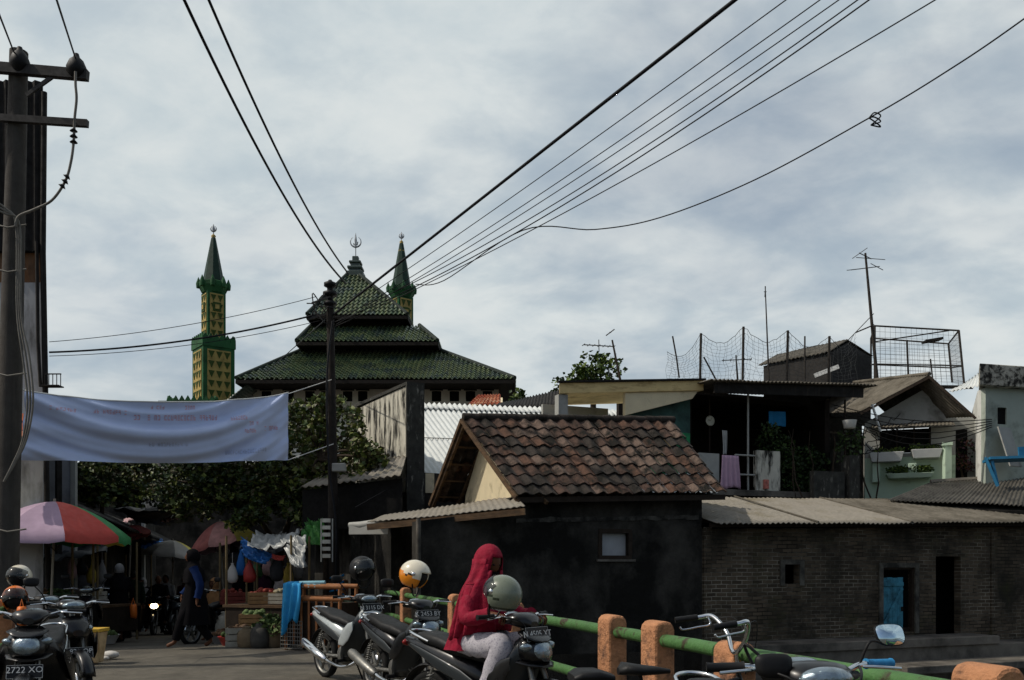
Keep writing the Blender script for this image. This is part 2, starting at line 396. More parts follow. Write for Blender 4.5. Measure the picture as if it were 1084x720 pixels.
mSoot = mat('sooty_plaster', '3c3934', .95, var=.38, scale=3.2, stain='191815', stain_scale=.95, stain_lo=.40, stain_hi=.56, stretch=(1, 1, .8), bump=.012, bscale=25, spec=.15)
mMould0 = mat('ragged_plaster_band', '4d4a44', .95, var=.4, scale=7, stain='211f1c', stain_scale=4, stain_lo=.42, stain_hi=.6)
mDark = mat('dark_interior', '0f0e0d', .95, var=.3)
mWood = mat('weathered_wood', '5a4632', .85, var=.3, scale=8, stretch=(1, 1, 8), stain='2b2119', bump=.004)
mDarkWood = mat('dark_wood', '2c231b', .85, var=.3, scale=8)
mCream = mat('cream_render', 'd8c9a6', .9, var=.08, scale=3, stain='8f8163', stain_scale=2.2, stain_lo=.56, stain_hi=.75, bump=.006)
mTile = [mat('clay_tile_' + n, c, .9, var=.25, scale=16, stain='1a1813', stain_scale=2.6, stain_lo=.44, stain_hi=.60, stretch=(1.5, 1.5, .6), bump=.006, bscale=80, spec=.2) for n, c in (('brown', '503e35'), ('red', '5c4437'), ('sooty', '3a342f'), ('pale', '6b5a4f'))]
mAsb = mat('asbestos_sheet', '868075', .95, var=.12, scale=9, stain='6d6551', stain_scale=1.6, stain_lo=.5, stain_hi=.75, bump=.003, bscale=90, spec=.15)
mAsbD = mat('dark_asbestos_sheet', '6b655a', .95, var=.2, scale=9, stain='474238', stain_scale=2, stain_lo=.42, stain_hi=.7, bump=.003, bscale=90, spec=.15)
mZinc = mat('pale_zinc_sheet', 'c9ccc8', .55, var=.07, scale=3, stain='8d8a80', stain_scale=1.3, stain_lo=.6, stain_hi=.8, spec=.4)
mRust = mat('rusty_sheet', '5b4330', .85, var=.35, scale=5, stain='8a5b34', stain_scale=2.5, stretch=(3, 3, .5))
mSheetD = mat('blackened_sheet', '1d1a17', .8, var=.35, scale=4, stain='3b342b', stain_scale=3, stretch=(6, 6, .4), stain_lo=.55, stain_hi=.75)
mBrick = brick_mat('sooty_brick', TH)

# ------------------------------------------------------------------ tile-roofed house on the bank
t = thing('tiled_house', 'low dark plastered house with a steep mossy red clay tile roof', 'house', BK(-2, 0, 0))
mb = MB(); WIN = (-1.95, -1.45, 1.57, 1.95)
wall_open(mb, BK, -3.6, .02, -1.6, 2.5, 0, .18, [WIN], 0, 2.62)
wall_open(mb, BK, -5.09, -3.6, -1.6, 2.1, 0, .18, (), 0, 2.3)
fbox(mb, BK, -3.55, -.0, 2.3, 2.48, -1.6, 2.6); fbox(mb, BK, -.16, .02, .18, 2.3, -1.6, 2.62)
fbox(mb, BK, -5.09, -4.9, 1.9, 4.5, -.2, 2.1); fbox(mb, BK, -5.09, -4.9, .18, .5, -.2, 2.1)
fbox(mb, BK, -5.0, -3.6, 2.6, 2.75, -.2, 2.3)
mb.build('wall', mSoot, t)
mb = MB(); g = [BK(-3.57, 0, 2.3), BK(-3.57, 2.45, 2.3), BK(-3.57, 2.35, 2.70), BK(-3.57, 1.2, 3.84), BK(-3.57, .06, 2.70)]
mb.prism(g, BK(.12, 0, 0) - BK(0, 0, 0)); mb.build('gable_wall', mCream, t)
rf = MB(); EL, ER, RRt, RLf, BL, BR = BK(-3.6, -.33, 2.50), BK(.3, -.33, 2.65), BK(.17, 1.2, 4.12), BK(-4.0, 1.2, 3.92), BK(-4.12, 2.75, 2.56), BK(.2, 2.75, 2.7)
tiles(rf, EL, ER, RRt, RLf, 17, 8, .05, .03, jit=.012)
tiles(rf, BR, BL, RLf, RRt, 17, 8, .05, .03)
roof = rf.build('roof', mTile, t)
mb = MB(); n = 14
for i in range(n):
    a = RLf.lerp(RRt, i / n) + Vector((0, 0, .03)); b = RLf.lerp(RRt, (i + 1.08) / n) + Vector((0, 0, .03 + R.uniform(-.008, .008)))
    mb.tube([a, a.lerp(b, .5), b], [.075, .07, .066], 10)
mb.build('ridge_cap', mTile[2], roof)
mb = MB()
for k in range(5):                                    # battens and rafters seen from below at the open gable
    q = (k + .6) / 5; mb.beam(BL.lerp(RLf, q) - Vector((0, 0, .05)), BL.lerp(RLf, q) + (BK(.75, 0, 0) - BK(0, 0, 0)) - Vector((0, 0, .05)), .04, .03)
    mb.beam(EL.lerp(RLf, q) - Vector((0, 0, .05)), EL.lerp(RLf, q) + (BK(.5, 0, 0) - BK(0, 0, 0)) - Vector((0, 0, .05)), .04, .03)
for e in (BL, EL):
    for k in (.02, .5): d = (BK(k, 0, 0) - BK(0, 0, 0)); mb.beam(e + d - Vector((0, 0, .1)), RLf + d - Vector((0, 0, .1)), .05, .06)
mb.build('rafter', mWood, roof)
mb = MB(); d = BK(-.03, 0, 0) - BK(0, 0, 0)
mb.beam(BL + d - Vector((0, 0, .03)), RLf + d - Vector((0, 0, .02)), .03, .07); mb.beam(EL + d - Vector((0, 0, .03)), RLf + d - Vector((0, 0, .02)), .03, .07)
mb.build('verge_board', mWood, roof)
mb = MB(); mb.beam(EL - Vector((0, 0, .06)) + BK(0, .05, 0) - BK(0, 0, 0), ER - Vector((0, 0, .06)) + BK(0, .05, 0) - BK(0, 0, 0), .03, .09); mb.build('eave_board', mDarkWood, roof)
mb = MB(); s0, s1, z0, z1 = WIN
for a in ((s0 - .06, s1 + .06, z1, z1 + .07), (s0 - .06, s1 + .06, z0 - .06, z0), (s0 - .07, s0, z0, z1), (s1, s1 + .07, z0, z1)): fbox(mb, BK, a[0], a[1], -.02, .06, a[2], a[3])
wf = mb.build('window', mDarkWood, t)
mb = MB(); fbox(mb, BK, s0 + .003, s1 - .003, .09, .1, z0 + .003, z1 - .003); mb.build('pane', mat('dusty_glass', '9b9c9e', .35, var=.1, scale=5), wf)
mb = MB(); fbox(mb, BK, s0 - .1, s1 + .12, -.05, -.003, z0 - .1, z0 - .062); mb.build('sill', mConc, wf)
mb = MB(); rg = []
for i in range(41):
    s_ = -3.5 + 3.45 * i / 40; z_ = 2.13 + .02 * noise.noise(Vector((s_ * 3, 0, 0))) + .035 * (s_ + 3.5); h_ = .035 + .03 * noise.noise(Vector((s_ * 5, 2, 0))); rg.append([BK(s_, -.02 - .012 * noise.noise(Vector((s_ * 7, 5, 0))), z_ + h_), BK(s_, .01, z_ + h_), BK(s_, .01, z_ - h_), BK(s_, -.02 - .012 * noise.noise(Vector((s_ * 7, 5, 0))), z_ - h_)])
mb.rings(rg, 0, False, True); mb.build('plaster_band', mMould0, t)
# lean-to over the shop at the house's road side
a, b, c, d = P(389, 553, 14.5), P(556, 536, 13.55), P(545, 525, 14.5), P(408, 545, 16.4)
mb = MB(); corr(mb, a, b, c, d, 26, .009, 6); lt = mb.build('lean_to_roof', mAsb, t, solid=.01)
mb = MB(); mb.beam(a - Vector((0, 0, .08)), b - Vector((0, 0, .08)), .04, .1); mb.beam(a.lerp(d, .5) - Vector((0, 0, .08)), b.lerp(c, .5) - Vector((0, 0, .08)), .04, .08); mb.build('lean_to_beam', mWood, lt)
mb = MB(); mb.tube([P(443, 640, 13.35), P(443, 549, 13.35)], .035, 8); mb.build('lean_to_post', mConc, t)
mb = MB(); fbox(mb, BK, -5.02, -4.95, .5, 1.9, -.1, .75); fbox(mb, BK, -5.06, -4.8, .5, 1.9, .75, .8); mb.build('shop_counter', mDarkWood, t)

mb = MB(); q = [P(370, 556, 15.3), P(411, 553, 15.0)]
mb.tube([q[0], q[0].lerp(q[1], .3) + Vector((0, 0, -.02)), q[0].lerp(q[1], .7) + Vector((0, 0, .01)), q[1]], [.05, .07, .06, .07], 10)
mb.hexa([q[0] + Vector((0, -.06, -.16)), q[1] + Vector((0, -.06, -.2)), q[1] + Vector((0, -.04, -.2)), q[0] + Vector((0, -.04, -.16))], [q[0] + Vector((0, -.06, 0)), q[1] + Vector((0, -.06, 0)), q[1] + Vector((0, -.04, 0)), q[0] + Vector((0, -.04, 0))])
tag(mb.build('rolled_awning', mat('white_plastic', '9d9c95', .6, var=.1)), 'rolled white plastic awning under the low lean-to roof by the wooden pole', 'awning')

# ------------------------------------------------------------------ brick house with asbestos roof
t = thing('brick_house', 'long sooty brick house with a low asbestos sheet roof and blue shutter', 'house', BK(5, 0, 0))
mPlasT = mat('grey_patch_plaster', '5d5950', .95, var=.3, scale=6, stain='2a2824', stain_scale=4, stain_lo=.4, stain_hi=.65)
HO, DO, DW = (1.8, 2.14, 1.06, 1.42), (4.12, 4.92, .1, 1.36), (5.48, 6.14, -1.0, 1.58)
mb = MB(); wall_open(mb, BK, .03, 12.5, -1.6, 2.05, .02, .16, [HO, DO, DW], 0, 2.3); fbox(mb, BK, .03, 12.5, 2.2, 2.36, -.5, 2.65); fbox(mb, BK, 12.34, 12.5, .18, 2.2, -1.6, 2.3); mb.build('wall', mBrick, t)
for s in (-.0, 6.9):
    mb = MB(); fbox(mb, BK, s + .06, s + .22, -.008, .02, -.1, 2.08); mb.build('pilaster', mBrick, t)
for o in (HO, DO):
    mb = MB(); fbox(mb, BK, o[0] - .1, o[0], -.01, .02, o[2] - .03, o[3] + .09); fbox(mb, BK, o[1], o[1] + .1, -.01, .02, o[2] - .03, o[3] + .09); fbox(mb, BK, o[0], o[1], -.01, .02, o[3], o[3] + .09)
    mb.build('plaster_surround', mPlasT, t)
mb = MB()
for k, m in ((.05, 0), (4.4, 1), (8.4, 1)):
    e = {.05: 4.4, 4.4: 8.4, 8.4: 12.7}[k]; zz = lambda s: 2.12 + .019 * s
    corr(mb, BK(k, -.42, zz(k) + .01 * m), BK(e + .06, -.42, zz(e) + .01 * m), BK(e + .06, 2.1, 2.76 + .016 * e + .01 * m), BK(k, 2.1, 2.76 + .016 * k + .01 * m), int((e - k) / .11), .017, 8, m)
ar = mb.build('roof', [mAsb, mAsbD], t, solid=.008)
mb = MB()
for e in (2.2, 4.4, 8.4): mb = MB(); mb.beam(BK(e, -.43, 2.15 + .019 * e), BK(e, 2.1, 2.80 + .016 * e), .03, .02); mb.build('roof_seam', mAsbD, ar)
mb = MB(); mb.beam(BK(.05, -.2, 2.1), BK(12.6, -.2, 2.33), .05, .07); mb.build('eave_beam', mDarkWood, ar)
mBlueP = mat('faded_blue_paint', '3f7f93', .8, var=.2, scale=10, stain='23424c', stain_scale=4, bump=.003)
mb = MB(); s0, s1, z0, z1 = DO
for i in range(4): a = s0 + .02 + i * .135; fbox(mb, BK, a, a + .13, .06, .085, z0 + .08, z1 - .2 + .01 * (i % 2))
fbox(mb, BK, s0 + .02, s0 + .55, .035, .06, z1 - .36, z1 - .29)
mb.beam(BK(s0 + .05, .045, z0 + .14), BK(s0 + .52, .045, z1 - .4), .02, .07)
sh = mb.build('shutter', mBlueP, t, bevel=.004)
mb = MB(); mb.box(BK(s0 + .5, .03, z0 + .45), (.03, .03, .09)); mb.build('latch', mSheetD, sh)
mb = MB(); fbox(mb, BK, s0, s1, .1, .16, z0, z0 + .08); fbox(mb, BK, s0, s0 + .03, .03, .12, z0, z1); fbox(mb, BK, s1 - .04, s1, .03, .12, z0, z1); fbox(mb, BK, s0, s1, .03, .12, z1 - .04, z1); mb.build('shutter_frame', mDarkWood, t)
mb = MB(); fbox(mb, BK, .1, 12.4, .9, .95, -1.6, 2.2); mb.build('inner_wall', mDark, t)
mb = MB(); fbox(mb, BK, .35, 6.3, -.75, -.01, -.12, .04); fbox(mb, BK, 3.2, 9.5, -1.5, -.76, -.5, -.36); fbox(mb, BK, .2, 9.5, -.7, -.02, -1.6, -.121)
tag(mb.build('canal_ledge', mConc, bevel=.015), 'grey concrete ledge along the foot of the brick house', 'ledge')

# ------------------------------------------------------------------ stained parapet house
mStain = mat('mould_streaked_render', 'c9c4b4', .92, var=.12, scale=3, stain='26241f', stain_scale=2.6, stain_lo=.47, stain_hi=.6, stretch=(2.2, 2.2, .5), bump=.008)
mMould = mat('black_mould_render', '3a3934', .95, var=.4, scale=5, stain='88857a', stain_scale=5, stain_lo=.58, stain_hi=.7, stretch=(2, 2, .6), bump=.01)
t = thing('parapet_house', 'narrow house with a tall mould streaked white parapet wall behind the wooden pole', 'house', (-2.4, 18.5, 0))
n0, f0 = Vector((-2.12, 18.0, 0)), Vector((-3.80, 20.9, 0)); dr = (f0 - n0).normalized(); pr = Vector((dr.y, -dr.x, 0)); LQ = (f0 - n0).length
fr = lambda s, o, z: n0 + dr * s + pr * o + Vector((0, 0, z))
mb = MB(); mb.hexa([fr(.02, 0, 2.9), fr(.02, .3, 2.9), fr(LQ, .3, 2.9), fr(LQ, 0, 2.9)], [fr(.02, 0, 5.05), fr(.02, .3, 5.05), fr(LQ, .3, 5.0), fr(LQ, 0, 5.0)]); mb.build('parapet', mStain, t)
mb = MB(); mb.hexa([fr(-.04, -.03, 0), fr(-.04, .36, 0), fr(.018, .36, 0), fr(.018, -.03, 0)], [fr(-.04, -.03, 5.12), fr(-.04, .36, 5.12), fr(.018, .36, 5.12), fr(.018, -.03, 5.12)])
fbox(mb, fr, .02, LQ, -.03, .33, 5.055, 5.12); mb.build('parapet_coping', mMould, t)
mb = MB(); fbox(mb, fr, .02, LQ, 0, .3, -.2, 2.89); fbox(mb, fr, 0, LQ, .3, 3.2, -.2, 3.3); mb.build('wall', mSoot, t)
mb = MB(); corr(mb, P(318, 516, 17.6), P(424, 503, 16.6), P(430, 483, 18.0), P(374, 487, 20.2), 14, .02, 5); mb.build('lean_to_roof', mAsb, t, solid=.012)
mb = MB(); mb.hexa([P(320, 560, 17.7), P(426, 560, 16.8), P(426, 560, 17.0), P(330, 560, 17.9)], [P(320, 519, 17.7), P(426, 506, 16.8), P(426, 506, 17.0), P(330, 519, 17.9)]); mb.build('lean_to_shade', mDark, t)  # dark sheet stands in for the shade under the lean-to roof

# ------------------------------------------------------------------ white corrugated roof house
t = thing('zinc_roof_house', 'house with a bright white corrugated sheet roof behind the clay tile roof', 'house', P(560, 600, 21))
A, B, C, D = P(462, 519, 18.8), P(760, 521, 19.6), P(672, 437, 24.2), P(398, 427, 23)
mb = MB(); corr(mb, A, B, C, D, 52, .03, 10); rz = mb.build('roof', mZinc, t, solid=.006)
mb = MB(); up = (D - A).normalized(); 
for k in (0,):
    o = -up * (.0 + k * .42) + Vector((0, 0, .05 - k * .02)); corr(mb, D + o - up * .42, C + o - up * .42, C + o, D + o, 52, .035, 2)
mb.build('ridge_sheet', mZinc, rz, solid=.006)
mb = MB(); q = up * -2.45; mb.beam(D + q + Vector((0, 0, .05)), C + q + Vector((0, 0, .05)), .03, .015); mb.build('roof_seam', mAsbD, rz)
mb = MB(); h = Vector((0, 0, .15))
mb.hexa([Vector((p.x, p.y, -.2)) for p in (A, B, C, D)], [A - h, B - h, C - h, D - h]); mb.build('wall', mSoot, t)
mb = MB(); mb.box(P(452, 512, 18.3), (.3, .2, .4)); mb.build('gutter_block', mCream, t)

# small roofs seen between the mosque and the upstairs house
t = thing('red_roof_house', 'small house with an orange red tile roof peeping over the white sheet roof', 'house', P(512, 600, 30))
mb = MB(); A, B, C, D = P(494, 430, 29), P(530, 429, 29), P(530, 418, 31), P(506, 419, 31); tiles(mb, A, B, C, D, 8, 6, .05, .03, 2)
mb.build('roof', [mat('orange_clay_tile', 'a85a3c', .85, var=.2), mat('orange_clay_tile_pale', 'b97553', .85, var=.2)], t)
mb = MB(); mb.hexa([P(495, 600, 29.2), P(532, 600, 29.2), P(532, 600, 33), P(507, 600, 33)], [P(495, 431, 29.2), P(532, 431, 29.2), P(532, 421, 33), P(507, 421, 33)]); mb.build('wall', mCream, t)
t = thing('grey_roof_house', 'low house with a dark grey corrugated roof left of the cream balcony slab', 'house', P(565, 600, 27))
mb = MB(); corr(mb, P(522, 431, 27), P(600, 431, 26), P(600, 411, 28), P(530, 427, 30), 22, .03, 4); mb.build('roof', mSheetD, t, solid=.01)
mb = MB(); mb.hexa([P(524, 600, 27.2), P(600, 600, 26.3), P(600, 600, 28), P(535, 600, 30)], [P(524, 434, 27.2), P(600, 434, 26.3), P(600, 416, 28), P(535, 431, 30)]); mb.build('wall', mSoot, t)

# ------------------------------------------------------------------ upstairs house with the dark veranda
mGreenW = mat('green_wall_paint', '2f8a58', .85, var=.12, scale=4, stain='20523a', stain_scale=2)
mTeal = mat('dull_teal_wall_paint', '3a5650', .9, var=.2, scale=3, stain='2a3a37', stain_scale=2)
mGreyW = mat('grey_wall_render', '9a9a94', .92, var=.1, scale=4, stain='5b5a54', stain_scale=2, stain_lo=.52, stain_hi=.75)
t = thing('veranda_house', 'upstairs house with a cream roof slab, dark veranda and bit of green wall', 'house', BK(3, 4, 0))
mb = MB(); fbox(mb, BK, -.6, 6.9, 4.6, 9, -.3, 3.0); mb.build('lower_wall', mSoot, t)
mb = MB(); fbox(mb, BK, .6, 7.0, 3.8, 8.8, 3.0, 3.14); mb.build('veranda_floor', mConc, t, bevel=.01)
mb = MB(); mb.hexa([BK(-.91, 4, 5.07), BK(2.72, 4, 5.40), BK(2.72, 5.6, 5.40), BK(-.1, 5.6, 5.14)], [BK(-.91, 4, 5.30), BK(2.72, 4, 5.63), BK(2.72, 5.6, 5.63), BK(-.1, 5.6, 5.37)])
sl = mb.build('roof_slab', mat('yellowed_cream_paint', 'd6bd86', .9, var=.1, scale=4, stain='8a7048', stain_scale=2.5, stain_lo=.52, stain_hi=.75, stretch=(1, 1, 3)), t, bevel=.012)
mb = MB(); mb.beam(BK(-.95, 3.99, 5.32), BK(2.75, 3.99, 5.65), .1, .04); mb.build('slab_drip', mSheetD, sl)
mb = MB(); mb.prism([BK(.72, 4.05, 4.72), BK(2.45, 4.05, 5.2), BK(2.6, 4.05, 5.385), BK(.72, 4.05, 5.215)], BK(0, .12, 0) - BK(0, 0, 0)); mb.build('fascia_panel', mCream, t)
mb = MB(); fbox(mb, BK, -.9, -.68, 4.05, 4.25, 3, 5.07); mb.build('column', mGreyW, t)
mb = MB(); fbox(mb, BK, -.68, 1.0, 5.4, 5.5, 3, 5.1); mb.build('rear_wall', mGreyW, t)
mb = MB(); fbox(mb, BK, .95, 2.55, 4.3, 4.42, 3.14, 4.45, 1); fbox(mb, BK, .95, 2.55, 4.3, 4.42, 4.45, 5.3, 0); mb.build('green_wall', [mTeal, mGreenW], t)
mb = MB(); fbox(mb, BK, 1.75, 2.1, 4.27, 4.297, 3.9, 4.62); mb.build('notice_board', mat('brown_board', 'a98b57', .8, var=.12), t)
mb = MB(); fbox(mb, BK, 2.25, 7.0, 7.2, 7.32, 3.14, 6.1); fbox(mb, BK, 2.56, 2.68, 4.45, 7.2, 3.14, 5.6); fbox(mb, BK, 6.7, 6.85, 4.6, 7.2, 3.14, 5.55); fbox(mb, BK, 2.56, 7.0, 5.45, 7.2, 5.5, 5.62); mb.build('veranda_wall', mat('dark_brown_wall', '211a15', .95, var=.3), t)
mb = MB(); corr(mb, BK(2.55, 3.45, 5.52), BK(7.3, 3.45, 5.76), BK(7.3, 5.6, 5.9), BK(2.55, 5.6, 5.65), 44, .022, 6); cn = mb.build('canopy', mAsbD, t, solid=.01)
mb = MB(); mb.hexa([BK(2.74, 3.6, 5.28), BK(7.0, 3.6, 5.46), BK(7.0, 3.65, 5.46), BK(2.74, 3.65, 5.28)], [BK(2.74, 3.6, 5.5), BK(7.0, 3.6, 5.7), BK(7.0, 3.65, 5.7), BK(2.74, 3.65, 5.5)]); mb.build('canopy_fascia', mSheetD, cn)
for s in (3.9, 6.75):
    mb = MB(); mb.tube([BK(s, 3.95, 3.14), BK(s, 3.95, 5.45)], .025, 8); mb.build('veranda_post', mGreyW if s < 5 else mDarkWood, t)
mb = MB(); fbox(mb, BK, 2.5, 3.05, 3.86, 3.94, 3.14, 3.95); mb.build('parapet_panel', mGreyW, t, bevel=.01)
mb = MB(); fbox(mb, BK, 4.05, 4.75, 3.86, 3.96, 3.14, 4.08); mb.build('parapet_panel', mStain, t, bevel=.01)
mb = MB()
for z in (3.5, 3.95): mb = MB(); mb.tube([BK(3.5, 3.9, z), BK(4.06, 3.9, z)], .022, 8); mb.build('veranda_rail', mGreyW, t)
mb = MB(); fbox(mb, BK, 2.9, 3.6, 7.14, 7.195, 3.14, 4.9); mb.build('veranda_door', mDarkWood, t)
# things on the veranda
def cloth(mb, a, b, drop, folds=4, amp=.05, nx=24, nz=10, mi=0, taper=0):
    """a cloth hung from the line a-b, with soft vertical folds"""
    a = Vector(a); b = Vector(b); d = (b - a).normalized(); n = Vector((d.y, -d.x, 0)).normalized(); rg = []
    for j in range(nz + 1):
        t_ = j / nz; r = []
        for i in range(nx + 1):
            s_ = i / nx; q = .5 + (s_ - .5) * (1 + taper * t_)
            r.append(a + (b - a) * q + n * (amp * (.35 + t_) * math.sin(folds * 2 * math.pi * s_ + .6 * math.sin(3 * t_))) - Vector((0, 0, drop * t_ * (1 + .03 * math.sin(7 * s_)) + .0)))
        rg.append(r)
    mb.rings(rg, mi, True, False, False)
mPink = mat('pink_cloth', 'b595a8', .9, var=.08, scale=10); mBlueC = mat('blue_cloth', '1f6d9c', .85, var=.15, scale=6)
mb = MB(); cloth(mb, BK(3.1, 3.83, 3.92), BK(3.55, 3.83, 3.92), .75, 4, .025, taper=.25); tag(mb.build('hung_cloth', mPink, solid=.006), 'pink cloth hung over the veranda rail', 'cloth')
mb = MB(); cloth(mb, BK(4.75, 4.3, 5.1), BK(5.25, 4.3, 5.12), .36, 2, .02); tag(mb.build('hung_cloth', mBlueC, solid=.006), 'blue cloth hung high under the dark canopy', 'cloth')
mWhite = mat('white_paint', 'd4d4cf', .6, var=.06)
t = thing('wall_clock', 'round white clock on the dark veranda wall', 'clock', BK(3.3, 4.6, 4.87)); q = Matrix.Rotation(TH, 3, 'Z') @ Matrix.Rotation(rad(90), 3, 'X')
mb = MB(); mb.lathe([(.001, 0), (.11, 0), (.125, .02), (.11, .035), (.10, .03), (.001, .03)], BK(3.3, 4.62, 4.83), q, 24); mb.build('face', mat('old_dial', 'b5b2a2', .7), t)
mb = MB(); mb.beam(BK(3.3, 4.59, 4.83), BK(3.34, 4.59, 4.9), .006, .006); mb.beam(BK(3.3, 4.585, 4.83), BK(3.24, 4.585, 4.85), .006, .006); mb.build('hand', mDark, t)
mb = MB(); mb.beam(BK(3.3, 4.63, 3.2), BK(3.3, 4.63, 5.4), .07, .03); mb.build('backboard', mDarkWood, t)
mb = MB(); cloth(mb, BK(3.36, 4.2, 4.55), BK(3.5, 4.2, 4.55), .55, 2, .03, 10, 10, taper=-.3); tag(mb.build('hung_cloth', mat('white_cloth', 'a9a9a6', .9)), 'thin white cloth hanging below the round clock', 'cloth')
mb = MB(); fbox(mb, BK, 4.25, 4.38, 3.8, 3.85, 3.18, 3.4); tag(mb.build('washing_powder_box', mat('red_white_carton', 'b56a5c', .6, var=.5, scale=14), bevel=.006), 'small red and white packet in front of the stained parapet panel', 'packet')

# vines and pots at the veranda's right end
mLeafD = [mat('leaf_' + n, c, .6, var=.25, scale=3, spec=.3) for n, c in (('dark', '2a3a1c'), ('mid', '3d5224'), ('light', '5d6f2c'))]
mBark = mat('bark', '3a3026', .95, var=.35, scale=9, bump=.01)
t = thing('climbing_vine', 'dark tangled vine covering the right end of the veranda', 'plant', BK(6, 3.6, 3))
mb = MB(); leaves(mb, [(BK(5.7 + R.uniform(-.9, 1.2), 4.5 + R.uniform(-.3, .5), 3.3 + R.uniform(0, 1.1)), R.uniform(.2, .45)) for _ in range(14)] + [(BK(4.5, 3.9, 4.6), .2), (BK(6.6, 3.6, 4.5), .3), (BK(6.5, 3.6, 4.1), .3)], 3000, .075); mb.build('foliage', [mLeafD[0], mLeafD[0], mLeafD[1]], t)
mb = MB()
for k in range(9):
    p = BK(5 + k * .28, 3.7, 2.2); pts = [p]
    for _ in range(6): p = p + Vector((R.uniform(-.15, .15), R.uniform(-.1, .1), .4)); pts.append(p)
    mb.tube(pts, [.03 - .004 * i for i in range(7)], 6)
mb.build('stem', mBark, t)
t = thing('low_wall', 'crumbling grey garden wall under the vine', 'wall', BK(6.4, 3.3, 3))
mb = MB(); fbox(mb, BK, 5.3, 6.2, 3.35, 3.5, 1.5, 3.6); mb.build('masonry', mMould, t)
mb = MB(); fbox(mb, BK, 6.3, 6.6, 3.3, 3.5, 1.5, 4.0); mb.build('pillar', mMould, t)
mb = MB(); mb.lathe([(.05, -.1), (.13, -.08), (.16, .08), (.17, .1)], BK(6.3, 3.3, 4.72), None, 14); tag(mb.build('hanging_pot', mWhite), 'white pot hung in front of the vine', 'pot')

t = thing('rear_house', 'dark weathered house wall filling the gap between the veranda and the pale green house', 'house', BK(8, 8, 0))
mb = MB(); fbox(mb, BK, 6.4, 10.5, 7.4, 9, -.3, 5.75); mb.build('wall', mMould, t)
mb = MB(); corr(mb, BK(6.4, 6.4, 5.0), BK(9.2, 6.4, 5.1), BK(9.2, 9, 5.6), BK(6.4, 9, 5.5), 24, .02, 4); mb.build('roof', mAsbD, t, solid=.01)
mb = MB(); fbox(mb, BK, 6.86, 7.0, 4.2, 7.3, 1.5, 4.3); mb.build('yard_wall', mMould, t)
mb = MB()
for k in range(9): p = BK(6.9 + R.uniform(-.2, .9), 3.9 + R.uniform(-.3, .3), 5.0 - .1 * k); q = p + Vector((R.uniform(.5, 1.2), 0, R.uniform(-.1, .2))); mb.tube([p.lerp(q, i / 10) - Vector((0, 0, R.choice((.1, .25)) * math.sin(math.pi * i / 10))) for i in range(11)], .011, 5)
tag(mb.build('cable_tangle', mDark), 'tangle of black cables hanging above the vine beside the grey gabled roof', 'cable')

# ------------------------------------------------------------------ flower-box house
mPaleG = mat('pale_green_wall_paint', 'b9cdb6', .9, var=.06, scale=3, stain='75806e', stain_scale=2, stain_lo=.56, stain_hi=.78)
t = thing('flower_box_house', 'pale green gabled house with flower boxes on its front', 'house', BK(10, 5, 0))
FA = rad(-20); FO = BK(8.35, 5)
def BF(s, o, z): q = (s - 8.35) * .66; return Vector((FO.x + q * math.cos(FA) - o * math.sin(FA), FO.y + q * math.sin(FA) + o * math.cos(FA), z))
ap, el, er = P(984, 397, 22.2), P(911, 436, 22.9), P(1033, 441, 21.6); bk = P(904, 406, 25.6) - ap
mb = MB(); wall_open(mb, BF, 8.35, 11.6, 0, 4.2, 0, .15, (), 1); wall_open(mb, BF, 8.35, 11.6, 4.2, 5.08, 0, .15, [(8.9, 10.75, 4.3, 4.95)], 0)
mb.prism([BF(8.35, 0, 5.08), BF(11.6, 0, 5.08), BF(11.6, 0, 5.5), BF(10.75, 0, 6.02), BF(8.35, 0, 5.12)], BF(8.35, .15, 0) - BF(8.35, 0, 0), 0)
fbox(mb, BF, 8.35, 8.5, .15, 3, 0, 5.1, 0); fbox(mb, BF, 11.6, 12.4, .5, .65, 0, 5.3, 0); fbox(mb, BF, 11.4, 11.6, .15, 3, 0, 5.3, 0)
mb.build('wall', [mGreyW, mPaleG], t)
mb = MB(); corr(mb, el, el + bk, ap + bk, ap, 30, .016, 8); corr(mb, er + bk, er, ap, ap + bk, 30, .016, 8); hr = mb.build('roof', mAsbD, t, solid=.01)
mb = MB(); mb.tube([ap + Vector((0, 0, .03)), ap + bk + Vector((0, 0, .03))], .05, 8); mb.build('ridge_cap', mAsbD, hr)
for q in (el, er): mb = MB(); mb.beam(q - Vector((0, 0, .05)), ap - Vector((0, 0, .05)), .03, .06); mb.build('verge_board', mDarkWood, hr)
mb = MB(); corr(mb, BF(8.6, -.55, 4.92), BF(11.5, -.55, 4.9), BF(11.5, -.01, 5.08), BF(8.6, -.01, 5.06), 22, .014, 3); mb.build('porch_roof', mAsbD, t, solid=.01)
mb = MB(); fbox(mb, BF, 8.95, 10.7, .12, .14, 4.32, 4.93); wi = mb.build('window', mDark, t)
for s in (8.9, 9.5, 10.12, 10.68): mb = MB(); fbox(mb, BF, s, s + .06, .02, .09, 4.3, 4.95); mb.build('window_frame', mDarkWood, wi)
for (a, b, z0, z1, o) in ((8.5, 9.75, 4.06, 4.30, -.4), (10.0, 11.1, 4.12, 4.34, -.4), (9.1, 10.8, 3.62, 3.74, -.45)):
    mb = MB()
    mb.hexa([BF(a + .1, o + .06, z0), BF(b - .1, o + .06, z0), BF(b - .1, -.01, z0), BF(a + .1, -.01, z0)], [BF(a, o, z1), BF(b, o, z1), BF(b, -.01, z1), BF(a, -.01, z1)])
    fb = mb.build('flower_box', mWhite if z0 > 4 else mPaleG, t, bevel=.01)
    mb = MB(); leaves(mb, [(BF(a + .1 + (b - a - .2) * R.random(), o + .22, z1 + (.04 if z0 > 4 else .12)), R.uniform(.08, .13)) for _ in range(10)], 420 if z0 > 4 else 900, .06); mb.build('box_plant', mLeafD, fb)
